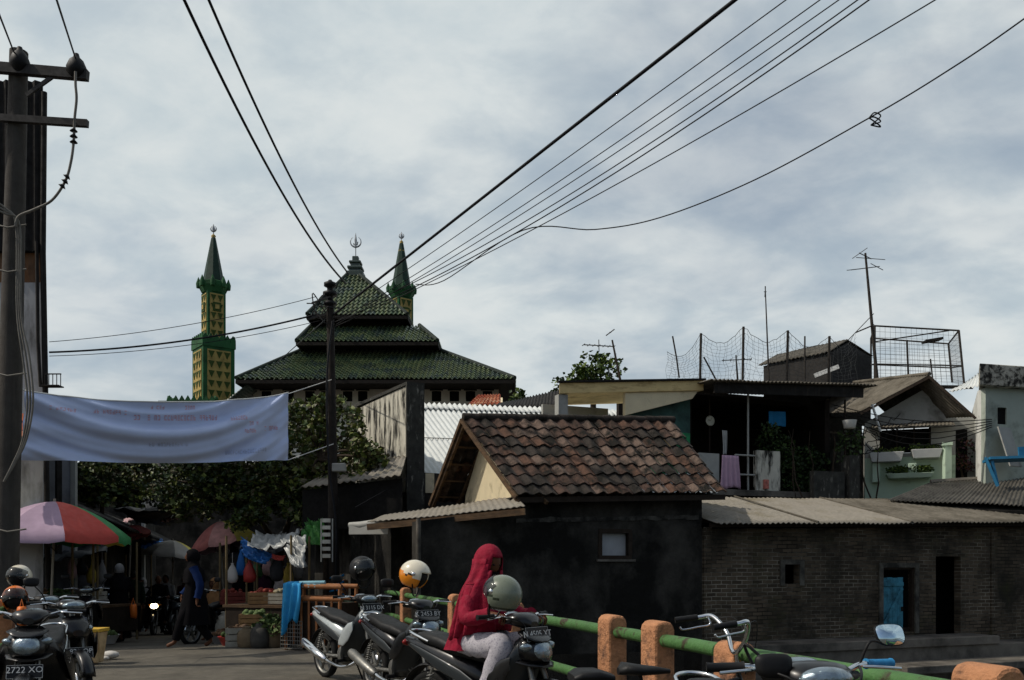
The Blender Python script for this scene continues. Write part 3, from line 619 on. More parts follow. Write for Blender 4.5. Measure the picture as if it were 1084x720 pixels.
for a in ((8.62, 8.9, -.2, -.01, 3.55, 4.05), (9.9, 10.2, -.3, -.01, 3.76, 4.0)): mb = MB(); fbox(mb, BF, *a); mb.build('plinth', mPaleG, t, bevel=.01)
mb = MB(); mb.beam(BF(11.25, -.35, 3.3), BF(11.25, -.35, 4.4), .16, .16); mb.box(BF(11.25, -.35, 4.44), (.24, .24, .08), FA); mb.build('gate_pillar', mPaleG, t)
mb = MB(); fbox(mb, BF, 11.7, 12.1, .47, .498, 3.6, 4.9); mb.build('side_door', mDark, t)
t = thing('dry_shrub', 'bare reddish shrub against the pale green house', 'plant', BK(11.9, 4.6, 4)); mb = MB(); leaves(mb, [(BF(11.9 + R.uniform(-.5, .6), .2, 4.1 + R.uniform(-.3, .5)), .2) for _ in range(8)], 420, .06)
mb.build('foliage', [mat('leaf_rust', '5a3b30', .7), mLeafD[0], mat('leaf_purple', '4a3038', .7)], t); mb = MB(); mb.tube([BF(12, .25, 2.5), BF(11.9, .2, 3.6), BF(11.7, .2, 4.4)], [.04, .03, .012], 6); mb.build('stem', mBark, t)
mb = MB(); mb.tube([P(932, 457, 22.1), P(927, 440, 22.0), P(923, 428, 22.0)], .03, 8); tag(mb.build('bent_pipe', mWhite), 'white pipe leaning out over the left flower box', 'pipe')
mb = MB()
for k in range(5): mb.tube([P(880 + 3 * k, 428 + 4 * k, 21.3).lerp(P(1050, 444 + 2 * k, 20.9), i / 12) - Vector((0, 0, (.2 + .08 * k) * math.sin(math.pi * i / 12))) for i in range(13)], .011, 5)
tag(mb.build('cable_bundle', mDark), 'sagging bundle of house cables across the pale green front', 'cable')

# ------------------------------------------------------------------ far right house, its bench, and the dark roof in front
t = thing('balcony_house', 'pale flat roofed house with a mould stained parapet at the right edge of the picture', 'house', (13, 21.5, 0))
mb = MB(); wall_open(mb, lambda s, o, z: Vector((11.2 + s, 21 + o + .26 * s, z)), 0, 5, 0, 5.62, 0, .2, [(.33, .58, 4.75, 5.15)], 0); mb.build('wall', mat('pale_grey_green_wall', 'a3ab9f', .9, var=.08, scale=2, stain='6c7168', stain_scale=1.6, stain_lo=.5, stain_hi=.75), t)
mb = MB(); mb.prism([(11.206, 21.206, 0), (16, 22.7, 0), (16, 26, 0), (13.4, 26, 0), (11.23, 21.42, 0)][::-1], (0, 0, 5.6)); mb.build('side_wall', mat('white_render', 'cfcfc8', .9, var=.06, stain='8d8b82', stain_scale=2, stain_lo=.55, stain_hi=.75), t)
mb = MB(); mb.prism([(10.9, 20.7, 5.61), (16, 22.0, 5.61), (16, 22.4, 5.61), (11.3, 21.5, 5.61)], (0, 0, .5)); mb.build('parapet', mat('mottled_render', 'b3ae9f', .92, var=.25, scale=4, stain='2b2924', stain_scale=4.5, stain_lo=.46, stain_hi=.58, bump=.01), t, bevel=.02)
mb = MB(); mb.box((11.66, 21.22, 4.95), (.24, .02, .39)); mb.build('window', mDark, t)
mb = MB(); corr(mb, P(1005, 415, 24), P(1040, 408, 23), P(1040, 392, 25), P(1018, 408, 26), 8, .03, 3); mb.build('rear_roof', mZinc, t, solid=.01)
mb = MB(); mb.beam((11.75, 20.7, 3.7), (11.6, 20.95, 4.65), .5, .03); tag(mb.build('leaning_board', mGreyW), 'grey board leaning under the small window of the balcony house', 'board')
t = thing('blue_bench', 'blue painted wooden bench on the roof terrace', 'bench', P(1062, 500, 20)); mBl = mat('bright_blue_paint', '2a6d90', .6, var=.15, scale=8)
mb = MB(); mb.beam(P(1044, 487, 20.2), P(1100, 485, 20.2), .35, .06, up=(0, .15, 1)); mb.build('seat', mBl, t)
for u, d in ((1050, 0), (1090, 0)):
    mb = MB(); mb.beam(P(u, 488, 20.1), P(u + 6, 514, 20.05), .05, .06); mb.build('leg', mBl, t)
mb = MB(); mb.beam(P(1043, 484, 20.1), P(1056, 515, 20.0), .05, .06); mb.build('brace', mBl, t)
mb = MB(); mb.beam(P(1078, 478, 20.4), P(1100, 476, 20.4), .04, .2); mb.build('backrest', mBl, t)
t = thing('shed_roof', 'dark corrugated shed roof below the blue bench', 'shed', P(1030, 600, 19.5))
A, B, C, D = P(940, 530, 19.3), P(1110, 536, 18.9), P(1110, 503, 21.3), P(985, 511, 21.8)
mb = MB(); corr(mb, A, B, C, D, 34, .022, 6); mb.build('roof', mat('dark_grey_sheet', '56534c', .8, var=.25, scale=5, stain='2c2a27', stain_scale=3), t, solid=.01)
mb = MB(); mb.hexa([Vector((p.x, p.y, -.3)) for p in (A, B, C, D)], [p - Vector((0, 0, .12)) for p in (A, B, C, D)]); mb.build('wall', mSoot, t)
mb = MB(); mb.beam(D + Vector((0, 0, .04)), C + Vector((0, 0, .04)), .12, .06); mb.build('ridge_cap', mAsb, t)

# ------------------------------------------------------------------ roof-top shed, net and pigeon cage
mSteel = mat('rusty_steel', '38332e', .7, .4, var=.3, scale=9); mNet = mat('net_cord', '4a4c4c', .8)
t = thing('rooftop_shed', 'dark boarded shed with a thin grey roof on top of the houses', 'shed', P(870, 405, 26))
E1, E2, E3, R1, R2 = P(803, 387, 28), P(878, 372, 25.6), P(924, 377, 27.3), P(812, 379, 29), P(897, 360, 26.4); R3 = P(855, 372, 29.5); zb = 5.7
mb = MB(); dn = lambda p, k=.06: p - Vector((0, 0, k)); gr = lambda p: Vector((p.x, p.y, zb))
A1, A2, A3, A4 = E1.lerp(R2, .06), E2.lerp(R2, .08), E3.lerp(R2, .08), E1 + (E3 - E2)
mb.hexa([gr(A1), gr(A2), gr(A3), gr(A4)], [dn(A1), dn(A2), dn(A3), dn(A4, .2)]); mb.prism([dn(A2), dn(A3), dn(R2, .08)], (E1 - E2) * .9); mb.build('wall', mat('tarred_boards', '2a2826', .9, var=.3, scale=6, stretch=(8, 8, 1)), t)
mb = MB(); corr(mb, E1, E2, R2, R2 + (E1 - E2), 18, .02, 4); corr(mb, E3, E3 + (E1 - E2), R2 + (E1 - E2), R2, 18, .02, 4); mb.build('roof', mat('dull_grey_sheet', '57534b', .95, var=.2, scale=6, stain='3a372f', stain_scale=2), t, solid=.03)
mb = MB(); mb.beam(P(862, 398, 25.4), P(888, 388, 25.2), .05, .12); tag(mb.build('loose_plank', mWhite), 'pale loose plank against the rooftop shed', 'plank')
mb = MB(); mb.hexa([P(690, 408, 23.5), P(1030, 412, 25), P(1030, 412, 31), P(690, 408, 31)], [P(690, 405, 23.5), P(1030, 408, 25), P(1030, 408, 31), P(690, 405, 31)]); tag(mb.build('roof_deck', mSoot), 'flat concrete roof deck carrying the net poles and shed', 'roof deck')

t = thing('net_fence', 'sagging wire net strung between thin poles above the dark veranda', 'net', P(790, 405, 24))
NP = [(706, 372, 403, 24.6), (742, 353, 404, 24), (787, 346, 406, 23.6), (834, 350, 406, 23.8), (878, 356, 406, 24), (906, 352, 404, 24.6)]
for u, v0, v1, d in NP[1:5]:
    mb = MB(); mb.tube([P(u - 1, v1, d), P(u, v0, d)], .035, 7); mb.build('pole', mSteel, t)
for u, v0, v1 in ((852, 356, 406), (745, 378, 404)):
    mb = MB(); mb.tube([P(u + (14 if u == 745 else 0), v1, 24), P(u, v0, 24)], .022, 6); mb.build('pole', mSteel, t)
mb = MB()
for (a, b) in zip(NP[:-1], NP[1:]):
    n = max(5, int(abs(b[0] - a[0]) / 3.8)); top = []; 
    for i in range(n + 1):
        s_ = i / n; sag = .35 * math.sin(math.pi * s_); tp = P(a[0], a[1], a[3]).lerp(P(b[0], b[1], b[3]), s_) - Vector((0, 0, sag)); bt = P(a[0], a[2], a[3]).lerp(P(b[0], b[2], b[3]), s_)
        top.append((tp, bt))
    for k in range(11): mb.tube([tp.lerp(bt, k / 11 + R.uniform(-.02, .02)) + Vector((0, R.uniform(-.05, .05), 0)) for tp, bt in top], .003 if k else .007, 4)
    for tp, bt in top: mb.tube([tp.lerp(bt, k / 6) + Vector((R.uniform(-.06, .06) * (k > 0), 0, 0)) for k in range(7)], .003, 4)
mb.build('netting', mNet, t)
t = thing('wire_cage', 'open wire pigeon cage frame on the roof beside the tall aerial', 'cage', P(970, 405, 26))
c0 = [P(926, 345, 25.5), P(1015, 350, 25.0), P(1004, 364, 27.5), P(922, 358, 28.5)]; cb = [P(926, 410, 25.5), P(1021, 410, 25.0), P(1008, 405, 27.5), P(922, 403, 28.5)]
mb = MB()
for a, b in zip(c0, cb): mb.tube([a, b], .03, 6)
for q, k in ((0, 1), (1, 2), (2, 3), (3, 0)): mb.tube([c0[q], c0[k]], .025, 6); mb.tube([c0[q].lerp(cb[q], .62), c0[k].lerp(cb[k], .62)], .018, 6)
m_ = [a.lerp(b, .5) for a, b in ((c0[0], c0[1]), (cb[0], cb[1]))]; mb.tube([P(960, 360, 26), P(962, 408, 26)], .028, 6); mb.tube([P(925, 362, 26), P(1005, 350, 26)], .02, 6); mb.tube([P(985, 380, 25.6), P(988, 408, 25.6)], .02, 6)
mb.build('frame', mSteel, t)
mb = MB()
for (q, k) in ((0, 1), (1, 2), (3, 2)):
    n = 16
    for i in range(n + 1): s_ = i / n; mb.tube([c0[q].lerp(c0[k], s_), cb[q].lerp(cb[k], s_)], .0038, 4)
    for i in range(1, 11): s_ = i / 11; mb.tube([c0[q].lerp(cb[q], s_), c0[k].lerp(cb[k], s_)], .0038, 4)
mb.build('netting', mNet, t)
mb = MB(); mb.beam(P(978, 362, 25.3), P(996, 359, 25.3), .3, .06); mb.build('perch', mSheetD, t)

# aerials
mAl = mat('grey_aluminium', '55575a', .5, .6)
def aerial(label, base, top, booms, r=.03):
    t = thing('tv_aerial', label, 'aerial', base)
    mb = MB(); mb.tube([base, Vector(base).lerp(Vector(top), .5), top], [r, r * .85, r * .6], 7); mb.build('mast', mSteel, t)
    for c, d, els in booms:
        mb = MB(); c = Vector(c); d = Vector(d); mb.tube([c - d / 2, c + d / 2], .014, 5)
        for s_, L, ax in els: p = c + d * (s_ - .5); mb.tube([p - Vector(ax) * L / 2, p + Vector(ax) * L / 2], .011, 5)
        mb.build('antenna', mAl, t)
aerial('tall mast aerial with crossed bars beside the wire cage', P(929, 408, 25.2), P(916, 268, 25.2), [(P(916, 271, 25.2), (.5, .4, -.03), [(.05, .6, (.6, -.3, .4)), (.95, .9, (1, .2, 0))]), (P(916, 284, 25.2), (.7, -.3, 0), [(.1, .4, (1, 0, .1)), (.9, .5, (.9, .5, -.2))])], .05)
aerial('grid aerial on a leaning mast before the leafy tree', P(662, 430, 21), P(648, 360, 21), [(P(634, 366, 21), (.75, .3, .03), [(s_ / 6, .34, (.25, .9, .35)) for s_ in range(7)] + [(.5, .3, (0, .2, 1))]), (P(646, 352, 21), (.2, 0, .15), [(.5, .25, (.2, .9, .2))])], .035)
aerial('thin rod aerial rising behind the net', P(814, 404, 25.5), P(810, 303, 25.5), [(P(810, 309, 25.5), (.02, 0, .3), [(.5, .08, (1, 0, 0))])], .025)
aerial('short cross bar aerial low behind the net', P(781, 405, 24.6), P(779, 376, 24.6), [(P(780, 381, 24.6), (.85, .1, .06), [(.05, .3, (.2, 1, 0)), (.3, .3, (.2, 1, 0)), (.75, .3, (.2, 1, 0)), (.98, .3, (.2, 1, 0))])], .03)
mb = MB(); mb.tube([P(719, 400, 24), P(716, 378, 24), P(712, 356, 24)], .022, 6); tag(mb.build('bare_pole', mSteel), 'thin leaning rod left of the net poles', 'pole')
mb = MB(); mb.tube([P(898, 360, 25.6), P(925, 332, 25.3)], .012, 5); mb.tube([P(906, 352, 24.6), P(925, 344, 25.3)], .02, 5); tag(mb.build('guy_wire', mSteel), 'pair of guy wires from the shed to the tall mast', 'wire')
# ------------------------------------------------------------------ mosque
mGT = [mat('glazed_green_tile_' + n, c, .42, var=.3, scale=6, stain='2a3222', stain_scale=.8, stain_lo=.5, stain_hi=.75, spec=.5) for n, c in (('green', '566546'), ('dark', '42523c'), ('mossy', '566141'), ('deep', '3c4a42'))]
mMW = mat('mosque_white_wall', 'dad6c8', .9, var=.08, scale=1, stain='8a877b', stain_scale=.7, stain_lo=.55, stain_hi=.8)
mGrn = mat('minaret_green_paint', '2c5c36', .75, var=.12, scale=2, stain='1b3a22', stain_scale=1, stain_lo=.45, stain_hi=.65)
mGrD = mat('minaret_slate', '1a3327', .6, var=.25, scale=2)
mGold = mat('minaret_yellow_tile', 'ab9355', .7, var=.2, scale=3, stain='6f6338', stain_scale=1.2, stain_lo=.5, stain_hi=.7)
mTri = mat('minaret_dark_triangle', '3a4a1f', .8, var=.2)
mChrome = mat('silver_metal', '8d9092', .45, .7, var=.05)
t = thing('mosque', 'large mosque with three stacked green tiled roofs and a crescent finial', 'mosque', (-10, 58, 0))
X = lambda u, y: (u - U0) / F * y
Z = lambda v, y: HC + (V0 - v) / F * y
def hip(name, e, y0, y1, ze, t_, ty0, ty1, zt, nc, nr, parent):
    A, B, C_, D_ = Vector((e[0], y0, ze)), Vector((e[1], y0, ze)), Vector((e[1], y1, ze)), Vector((e[0], y1, ze))
    a, b, c, d = Vector((t_[0], ty0, zt)), Vector((t_[1], ty0, zt)), Vector((t_[1], ty1, zt)), Vector((t_[0], ty1, zt))
    mb = MB()
    for p, q, r, s_ in ((A, B, b, a), (B, C_, c, b), (D_, A, a, d), (C_, D_, d, c)): tiles(mb, p, q, r, s_, max(4, int(nc * (q - p).length / (B - A).length)), nr, .11, .07, clip=True, jit=.01)
    rf = mb.build(name, mGT, parent)
    for p, r in ((A, a), (B, b), (C_, c), (D_, d)): mb = MB(); mb.tube([p + Vector((0, 0, .1)), r + Vector((0, 0, .1))], .14, 8); mb.build('hip_ridge', mat('dark_ridge_tile', '27302a', .8, var=.25), rf)
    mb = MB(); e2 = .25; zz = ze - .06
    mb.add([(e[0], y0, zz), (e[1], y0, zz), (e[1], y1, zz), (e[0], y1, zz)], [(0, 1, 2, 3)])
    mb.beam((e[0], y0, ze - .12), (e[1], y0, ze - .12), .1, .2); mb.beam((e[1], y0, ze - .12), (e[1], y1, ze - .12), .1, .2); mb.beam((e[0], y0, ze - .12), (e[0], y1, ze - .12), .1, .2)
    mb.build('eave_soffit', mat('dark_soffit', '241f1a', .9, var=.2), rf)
    return rf
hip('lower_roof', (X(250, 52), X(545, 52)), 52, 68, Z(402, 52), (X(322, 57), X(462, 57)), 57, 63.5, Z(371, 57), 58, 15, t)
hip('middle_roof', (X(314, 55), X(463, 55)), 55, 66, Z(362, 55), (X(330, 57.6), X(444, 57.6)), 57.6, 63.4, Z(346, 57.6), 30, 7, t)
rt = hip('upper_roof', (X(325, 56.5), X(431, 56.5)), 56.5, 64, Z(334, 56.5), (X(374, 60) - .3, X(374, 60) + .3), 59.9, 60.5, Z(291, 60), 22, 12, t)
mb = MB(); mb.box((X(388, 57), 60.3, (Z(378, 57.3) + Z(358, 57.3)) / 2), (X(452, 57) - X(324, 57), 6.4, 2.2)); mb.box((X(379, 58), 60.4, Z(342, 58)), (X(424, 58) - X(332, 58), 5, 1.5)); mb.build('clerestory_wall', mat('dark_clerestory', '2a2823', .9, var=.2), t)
mb = MB(); x0, x1 = X(268, 54.6), X(528, 54.6)
wn_ = [(X(u - 5, 54.6), X(u + 5, 54.6)) for u in (282, 306, 328, 345, 368, 384, 462, 481, 498, 516)]
zs, zt = Z(425, 54.6), Z(414, 54.6)
wall_open(mb, lambda s, o, z: Vector((s, 54.6 + o, z)), x0, x1, 0, Z(404, 54.6), 0, .3, [(a, b, zs, zt) for a, b in wn_]); mb.box(((x0 + x1) / 2, 60.8, 6), (x1 - x0 - .1, 12, 12)); 
mb.build('wall', mMW, t)
for a, b in wn_:
    mb = MB(); c = (a + b) / 2; r = (b - a) / 2
    mb.prism([(c + (r + .12) * math.cos(k) , 54.57, zt + .02 + (r + .12) * math.sin(k)) for k in [math.pi * i / 8 for i in range(9)]][::-1], (0, .02, 0))
    w_ = mb.build('window', mat('dark_arch', '14160f', .9), t)  # near-black plate, coloured to read as the dark of an arched opening
    mb = MB(); mb.prism([(a, 54.62, zs), (b, 54.62, zs)] + [(c + r * math.cos(k), 54.62, zt - .02 + .0 * math.sin(k)) for k in (0, math.pi)], (0, .05, 0)); mb.build('pane', mDark, w_)
mb = MB(); c = Vector((X(376, 60), 60.2, Z(292, 60)))
for w_, z0, z1 in ((1.15, -.1, .25), (.8, .25, .45), (1.0, .45, .62), (.6, .62, .85), (.8, .85, 1.0), (.42, 1.0, 1.35)): mb.box(c + Vector((0, 0, (z0 + z1) / 2)), (w_, w_, z1 - z0))
mb.build('crown_block', mGT[3], t, bevel=.04)
def finial(mb, c, R_, h):
    mb.tube([c, c + Vector((0, 0, h))], .035, 6); q = c + Vector((0, 0, h + R_ * .6))
    mb.tube([q + Vector((R_ * math.sin(a), 0, -R_ * math.cos(a))) for a in [rad(-150 + 20 * i) for i in range(16)]], [.012 + .045 * math.sin(math.pi * i / 15) for i in range(16)], 6)
    mb.tube([q + Vector((0, 0, -R_ * .9)), q + Vector((0, 0, R_ * .3)), q + Vector((0, 0, R_ * 1.7))], [.06, .09, .01], 6)
    mb.tube([q + Vector((-R_ * .4, 0, -.1)), q + Vector((-R_ * .3, 0, -R_ * .6)), q + Vector((0, 0, -R_ * .5)), q + Vector((R_ * .3, 0, -R_ * .6)), q + Vector((R_ * .4, 0, 0))], .04, 5)
mb = MB(); finial(mb, c + Vector((0, 0, 1.3)), .36, .85); mb.build('crescent_finial', mChrome, t)
mb = MB(); corr(mb, Vector((X(236, 52.5), 52.5, Z(428, 52.5))), Vector((X(262, 52.5), 52.5, Z(407, 52.5))), Vector((X(262, 53), 57, Z(407, 53))), Vector((X(236, 53), 57, Z(428, 53))), 10, .03, 3); mb.build('porch_roof', mGT[3], t, solid=.1)

def crenels(mb, c, w_, z, n, h, yaw):
    for q in range(4):
        m = Matrix.Rotation(yaw + q * math.pi / 2, 3, 'Z')
        for i in range(n):
            x = -w_ / 2 + (i + .5) * w_ / n; a = w_ / n * .5; p = [(x - a, -w_ / 2, 0), (x + a, -w_ / 2, 0), (x + a * .9, -w_ / 2, h * .5), (x, -w_ / 2, h), (x - a * .9, -w_ / 2, h * .5)]
            mb.prism([c + m @ Vector(k) + Vector((0, 0, z)) for k in p], m @ Vector((0, .12, 0)))
def minaret(label, u, y, yaw, v_tip, v_cap, v_sh, v_mid, wl):
    c = Vector((X(u, y), y, 0)); t = thing('minaret', label, 'minaret', c); m3 = Matrix.Rotation(yaw, 3, 'Z')
    z_tip, z_cap, z_shoulder, z_mid = Z(v_tip, y), Z(v_cap, y), Z(v_sh, y), Z(v_mid, y); ws = wl * .58
    def tower(name, w_, z0, z1, rows, cols):
        mb = MB(); mb.box(c + Vector((0, 0, (z0 + z1) / 2)), (w_, w_, z1 - z0), yaw); sh = mb.build(name, mGrn, t)
        mb = MB()
        for q in range(4):
            m = Matrix.Rotation(yaw + q * math.pi / 2, 3, 'Z'); pw = w_ * .74; zt, zb = z1 - w_ * .12, z0 + w_ * .05
            mb.hexa([c + m @ Vector((x, -w_ / 2 - d, 0)) + Vector((0, 0, zb)) for x, d in ((-pw / 2, .04), (pw / 2, .04), (pw / 2, -.02), (-pw / 2, -.02))], [c + m @ Vector((x, -w_ / 2 - d, 0)) + Vector((0, 0, zt)) for x, d in ((-pw / 2, .04), (pw / 2, .04), (pw / 2, -.02), (-pw / 2, -.02))], 0)
            ch = (zt - zb) / rows; cw = pw / cols
            for i in range(rows):
                for k in range(cols):
                    x = -pw / 2 + (k + .5) * cw; z = zb + (i + .5) * ch
                    mb.prism([c + m @ Vector((x + dx * cw, -w_ / 2 - .045, 0)) + Vector((0, 0, z + dz * ch)) for dx, dz in ((-.4, .33), (.4, .33), (0, -.38))][::-1], m @ Vector((0, -.03, 0)), 1)
            if name == 'shaft':
                z = zt - ch * 1.5; mb.prism([c + m @ Vector((dx * pw * .3, -w_ / 2 - .05, 0)) + Vector((0, 0, z + dz * ch * .5)) for dx, dz in ((-1, -1), (1, -1), (1, 1), (-1, 1))], m @ Vector((0, -.05, 0)), 1)
                mb.prism([c + m @ Vector((dx * pw * .15, -w_ / 2 - .105, 0)) + Vector((0, 0, z + dz * ch * .25)) for dx, dz in ((-1, -1), (1, -1), (1, 1), (-1, 1))], m @ Vector((0, -.03, 0)), 0)
        mb.build('tile_panel', [mGold, mTri], sh); return sh
    lo = tower('lower_tower', wl, z_mid - 6, z_mid, 9, 3)
    mb = MB(); mb.box(c + Vector((0, 0, z_mid + .1)), (wl * 1.06, wl * 1.06, .3), yaw); crenels(mb, c, wl * 1.06, z_mid + .25, 6, .55, yaw); mb.build('battlement', mGrn, lo)
    tower('shaft', ws, z_mid, z_shoulder, 6, 2)
    mb = MB(); mb.lathe([(ws * .62, z_shoulder - .02), (ws * .80, z_shoulder + .4), (ws * .82, z_cap - .1), (ws * .6, z_cap)], c, None, 8, smooth=False, a0=yaw + rad(22.5))
    for q in range(8):
        a = yaw + q * math.pi / 4 + rad(22.5); p = c + Vector((ws * .78 * math.cos(a), ws * .78 * math.sin(a), z_cap - .15)); mb.lathe([(.14, -.3), (.17, 0), (.1, .2), (.02, .4)], p, None, 6)
    mb.build('balcony', mGrn, t)
    mb = MB(); mb.lathe([(ws * .58, z_cap - .05), (ws * .12, z_tip)], c, None, 8, smooth=False, a0=yaw + rad(22.5)); sp = mb.build('spire', mGrD, t)
    mb = MB(); mb.lathe([(ws * .16, z_tip - .75), (ws * .2, z_tip - .6), (ws * .1, z_tip - .1), (.1, z_tip), (.16, z_tip + .12), (.04, z_tip + .25)], c, None, 10); mb.build('spire_tip', mGold, sp)
    mb = MB(); finial(mb, c + Vector((0, 0, z_tip + .2)), .18, .3); mb.build('crescent_finial', mChrome, sp)
    mb = MB(); mb.box(c + Vector((-.9, -.4, z_mid - 6.2)), (wl * 1.9, wl * 1.5, 5), 0); crenels(mb, c + Vector((-.9, -.1, 0)), wl * 1.5, z_mid - 3.9, 8, .6, 0); mb.build('base', mGrn, lo)
minaret('yellow and green tiled minaret standing clear of the mosque, above the banner', 226, 58, rad(38), 252, 299, 311, 370, 2.05)
minaret('yellow and green minaret half hidden behind the green tiled roofs', 425, 68, rad(38), 258, 304, 316, 376, 2.25)
# ------------------------------------------------------------------ left side buildings
t = thing('tall_building', 'tall narrow grey building clad in black sheet at the left edge', 'building', (-10, 17, 0))
fl = lambda s, o, z: Vector((-8.45 - 4.5 * (1 - s) - .52 * o, 16 + o, z))      # s 0..1 along the front, o back along the sight line
L1 = lambda s0, s1, o0, o1, z0, z1, mb, mi=0: fbox(mb, fl, s0, s1, o0, o1, z0, z1, mi)
mb = MB(); L1(0, 1, 0, 3.5, -.2, 6.5, mb); mb.build('wall', mat('weathered_grey_render', '9a9b9c', .92, var=.1, scale=2, stain='4e4d4a', stain_scale=1.2, stain_lo=.5, stain_hi=.72, stretch=(2, 2, .6)), t)
mb = MB(); L1(0, .995, .05, 3.4, 6.5, 7.05, mb); mb.build('rusty_band', mRust, t)
mb = MB(); corr(mb, fl(0, -.06, 7.05), fl(1, -.06, 7.05), fl(1, -.06, 10.1), fl(0, -.06, 10.15), 26, .035, 3); L1(.002, .99, .05, 3.4, 7.05, 10.05, mb); mb.build('sheet_cladding', mSheetD, t)
mb = MB(); mb.tube([fl(1.005, -.05, 9.9), fl(1.0, -.06, 7), fl(1.008, -.05, 5), fl(1.02, -.05, 1)], .05, 8); mb.tube([fl(.975, -.1, 7.2), fl(.98, -.12, 5.4), fl(.99, -.1, 4.6)], .03, 6); mb.build('drain_pipe', mSheetD, t)
mb = MB(); c = fl(1.03, -.15, 4.6)
for k in range(5): mb.tube([c + Vector((.07 * k - .1, 0, 0)), c + Vector((.07 * k - .1, 0, .22))], .008, 5)
mb.box(c + Vector((.04, 0, 0)), (.3, .2, .02)); mb.box(c + Vector((.04, 0, .22)), (.3, .02, .02)); mb.build('balcony_grille', mSheetD, t)
mb = MB(); tiles(mb, P(-20, 482, 14.6), P(25, 482, 14.6), P(25, 438, 15.8), P(-20, 438, 15.8), 5, 5, .04, .03, 2, jit=.01); tag(mb.build('tiled_awning', [MATS['orange_clay_tile'], MATS['orange_clay_tile_pale']]), 'strip of orange roof tiles between the leaning pole and the banner', 'awning')
t = thing('plain_building', 'plain grey walled building under the left end of the banner', 'building', (-10, 20, 0))
mb = MB(); q = [P(26, 600, 17.6), P(78, 600, 18.5), P(80, 600, 26), P(0, 600, 26)]; z = lambda p, h: Vector((p.x, p.y, h))
mb.hexa([z(p, -.3) for p in q], [z(p, 4.3) for p in q]); mb.build('wall', mat('grey_cement', '6e6f73', .9, var=.1, stain='3a3a3b', stain_scale=1), t)
mb = MB(); mb.beam(z(q[1], 0) + Vector((.02, -.03, 0)), z(q[1], 4.3) + Vector((.02, -.03, 0)), .1, .1); mb.build('lit_edge_strip', mGreyW, t)  # pale strip stands in for the sunlit edge of the wall
mb = MB()
for k in range(3): p = P(34 + 14 * k, 600, 17.55 + .22 * k); mb.box(z(p, 2.7), (.1, .1, 2.4), .8)
mb.build('shutter_slat', mSheetD, t)
t = thing('dark_building', 'dark windowless building behind the trees at the far end of the market street', 'building', P(115, 600, 32))
mb = MB(); q = [P(84, 600, 30), P(151, 600, 31), P(165, 600, 42), P(95, 600, 42)]; mb.hexa([z(p, -1.5) for p in q], [z(p, 5.2) for p in q]); mb.build('wall', mSoot, t)
mb = MB(); mb.beam(z(q[1], -1) + Vector((.05, -.05, 0)), z(q[1], 5.2) + Vector((.05, -.05, 0)), .12, .1); mb.build('corner_pipe', mGreyW, t)
t = thing('market_hall', 'dark row of market buildings closing the end of the street', 'building', P(230, 600, 48))
mb = MB(); q = [P(60, 600, 47), P(340, 600, 47), P(340, 600, 52), P(60, 600, 52)]; mb.hexa([z(p, -1.6) for p in q], [z(p, 6.6) for p in q]); mb.build('wall', mSoot, t)
mb = MB(); corr(mb, P(50, 497, 45.5), P(330, 497, 45.5), P(330, 490, 52), P(50, 490, 52), 60, .03, 3); mb.build('roof', mSheetD, t, solid=.02)
t = thing('shop_row', 'dark row of shops along the right side of the market street', 'shop', (-5, 27, 0))
mb = MB(); q = [Vector((RR(21.5) + .9, 21.5, 0)), Vector((RR(21.5) + 4, 21.5, 0)), Vector((RR(38) + 4, 38, 0)), Vector((RR(38) + .9, 38, 0))]; mb.hexa([z(p, -1.6) for p in q], [z(p, 3.4) for p in q]); mb.build('wall', mSoot, t)
mb = MB(); corr(mb, z(q[3], 2.5) + Vector((-1.3, 0, 0)), z(q[0], 2.6) + Vector((-1.3, 0, 0)), z(q[0], 3.2), z(q[3], 3.2), 60, .03, 3); mb.build('awning', mSheetD, t, solid=.01)
t = thing('shop_row', 'dark row of shops behind the big striped parasol on the left of the street', 'shop', (-11, 27, 0))
mb = MB(); q = [Vector((RL(19) - 4.6, 19.5, 0)), Vector((RL(19) - 1.5, 19.5, 0)), Vector((RL(38) - .9, 38, 0)), Vector((RL(38) - 4, 38, 0))]; mb.hexa([z(p, -1.6) for p in q], [z(p, 3.0) for p in q]); mb.build('wall', mSoot, t)
mb = MB(); corr(mb, z(q[1], 2.2) + Vector((1.6, 0, 0)), z(q[2], 2.1) + Vector((1.6, 0, 0)), z(q[2], 2.9), z(q[1], 2.9), 60, .03, 3); mb.build('awning', mSheetD, t, solid=.01)

# ------------------------------------------------------------------ utility poles and wires
mPole = mat('pole_concrete', '45413c', .95, var=.18, scale=5, stain='2f2d2a', stain_scale=2, stain_lo=.5, stain_hi=.75, stretch=(3, 3, .3), bump=.004)
mIron = mat('galvanised_iron', '3c3a38', .7, .3, var=.25, scale=8); mInsul = mat('black_insulator', '100f0f', .6, spec=.3); mCable = mat('black_cable', '15161a', .7); mCabG = mat('grey_cable', '6e6a62', .7)
t = thing('utility_pole', 'thick leaning concrete pole with two crossarms and black insulators', 'utility pole', P(3, 711, 12))
b0, b1 = P(3, 716, 12), P(20, 55, 12)
pl = lambda k: b0.lerp(b1, k)
mb = MB(); mb.tube([pl(i / 8) for i in range(9)], [.175 - .06 * i / 8 for i in range(9)], 16); mb.build('pole', mPole, t)
mb = MB(); mb.beam(P(-45, 68, 11.86), P(93, 80, 11.86), .09, .13); mb.build('crossarm', mIron, t); mb = MB(); mb.beam(P(-45, 122, 11.86), P(93, 131, 11.86), .07, .09); mb.build('crossarm', mIron, t)
mb = MB(); mb.beam(P(28, 101, 11.85), P(60, 78, 11.85), .03, .05); mb.build('brace', mIron, t)
